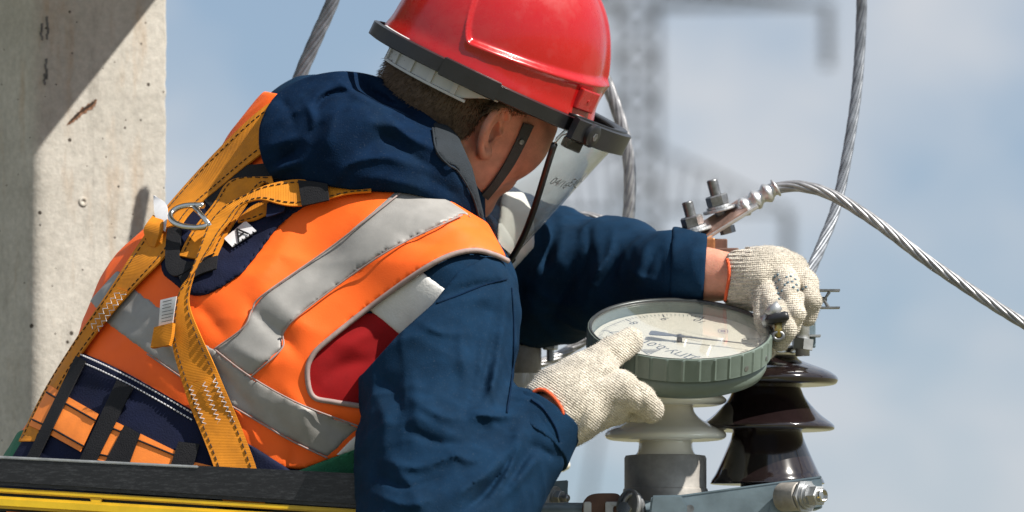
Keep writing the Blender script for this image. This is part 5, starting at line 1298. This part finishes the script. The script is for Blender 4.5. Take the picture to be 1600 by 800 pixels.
# brow plate between frame and helmet, with the open slot
vv = []; n_ = 40
for i in range(n_):
    t_ = -TM+2*TM*i/(n_-1)
    for k_ in (0, -.016):
        vv.append(HP((fa(t_)+.002+k_)*math.cos(t_), (.138+k_*.6)*math.sin(t_), .0045-.002*(k_ < 0)))
o = raw('brow_plate', vv, [(2*i, 2*i+1, 2*i+3, 2*i+2) for i in range(n_-1)], M_rubber, shield, True); md = o.modifiers.new('t', 'SOLIDIFY'); md.thickness = .003
for s_ in (1, -1):
    hx = HP(.145*math.cos(R(62))+.0, s_*.140*math.sin(R(62))/1.0, -.010); hx = HP(fa(R(60))*math.cos(R(60))+.001, s_*(.136+.008)*math.sin(R(60)), -.011); ax = (HR*s_*.8+HF*.45).normalized()
    hg = MB().lathe(hx, [(.0125, -.012), (.0135, -.004), (.0135, .004), (.0115, .0055), (.0055, .006)], ax, 24).build('hinge', M_rubber, shield, angle=35)
    MB().lathe(hx+ax*.0061, [(.005, 0), (.0048, .0008), (.002, .0008)], ax, 6).build('hinge_screw', M_dkbolt, hg)
    MB().box(HP(.085, s_*.108, -.030), .022, .012, .012, Matrix((HF, HR, HU)).transposed(), bev=.002).build('catch', M_rubber, shield)
vv = []; nt2, ns2 = 60, 24; LM = .212
dn = (-HU*.955-HF*.295)
def vis(t_, s_):
    w_ = abs(t_)/TM; L_ = .012+(LM-.012)*(1-w_**1.35)**.92
    p0 = HP((fa(t_)-.004)*math.cos(t_), .132*math.sin(t_), -.018); d = dn*(L_*s_)
    return p0+d-HR*(.22*L_*s_*math.sin(t_))
for j in range(ns2):
    for i in range(nt2): vv.append(vis(-TM+2*TM*i/(nt2-1), j/(ns2-1)))
o = raw('visor', vv, [(j*nt2+i, j*nt2+i+1, (j+1)*nt2+i+1, (j+1)*nt2+i) for j in range(ns2-1) for i in range(nt2-1)], M_visor, shield, True); md = o.modifiers.new('t', 'SOLIDIFY'); md.thickness = .0018
edge = [vis(TM*(1-u), 1.0) for u in np.linspace(.02, 1.0, 40)]
MB().tube(edge, [.0038]*34+[.0036, .0034, .0032, .003, .0028, .0026], 8).build('visor_edging', M_rubber, shield, smooth=True)
edge2 = [vis(-TM*(1-u), 1.0) for u in np.linspace(.02, .97, 40)]
MB().tube(edge2, .0018, 6).build('visor_rim', M_band, shield, smooth=True)
p0 = edge[0]; MB().tube([p0, p0+HU*.012+HF*.004, p0+HU*.018+HF*.012, p0+HU*.02+HF*.02], .0009, 6).build('wire_hook', M_steel, shield, smooth=True)
bt = vis(0, 1)
MB().tube([bt+HR*.006, PV(800, 405, bt.y-.03), PV(772, 383, bt.y-.05), PV(740, 360, bt.y-.04)], .0045, 8).build('elastic_cord', M_black, shield, smooth=True)
# printed mark on the visor
def vis_uv(t_, s_): return vis(t_, s_)
def visa(t_, d_):
    w_ = abs(t_)/TM; L_ = .012+(LM-.012)*(1-w_**1.35)**.92; return vis(t_, d_/L_)
def vtext(key, t0, s0, size, rot):
    tv, tf = TXT[key]; q = []
    for x, y, _ in tv:
        c_, s2 = math.cos(rot), math.sin(rot); X_ = (x*c_-y*s2)*size; Y_ = (x*s2+y*c_)*size
        p_ = visa(t0-X_/.15, s0-Y_); e_ = (p_-HP(0, 0, p_.dot(HU)-HC.dot(HU))).normalized(); q.append(p_+e_*.0008)
    return q, tf
for key, t0, s0, sz in (('04/16', .82, .062, .015), ('EAC', .61, .057, .017)):
    q, tf = vtext(key, t0, s0, sz, 0); raw('printed_mark', q, tf, mat('faded_print', (.16, .17, .18), .7), shield)

# ---- chin strap on the cheek
FH = Field(hd, gh)
ribbon('chin_strap', [(818, 192), (806, 220), (790, 252), (770, 284), (752, 305)], [(834, 196), (820, 226), (803, 258), (780, 290), (762, 312)], FH, .0022, M_strapgrey, hat, n=30, w=4, thick=.002)
bpt = FH.drape(np.array([(815, 222)]), .004)[0]; MB().lathe(bpt, [(.003, -.001), (.003, .0008), (.0015, .0012)], HR, 12).build('strap_stud', M_dkbolt, hat)
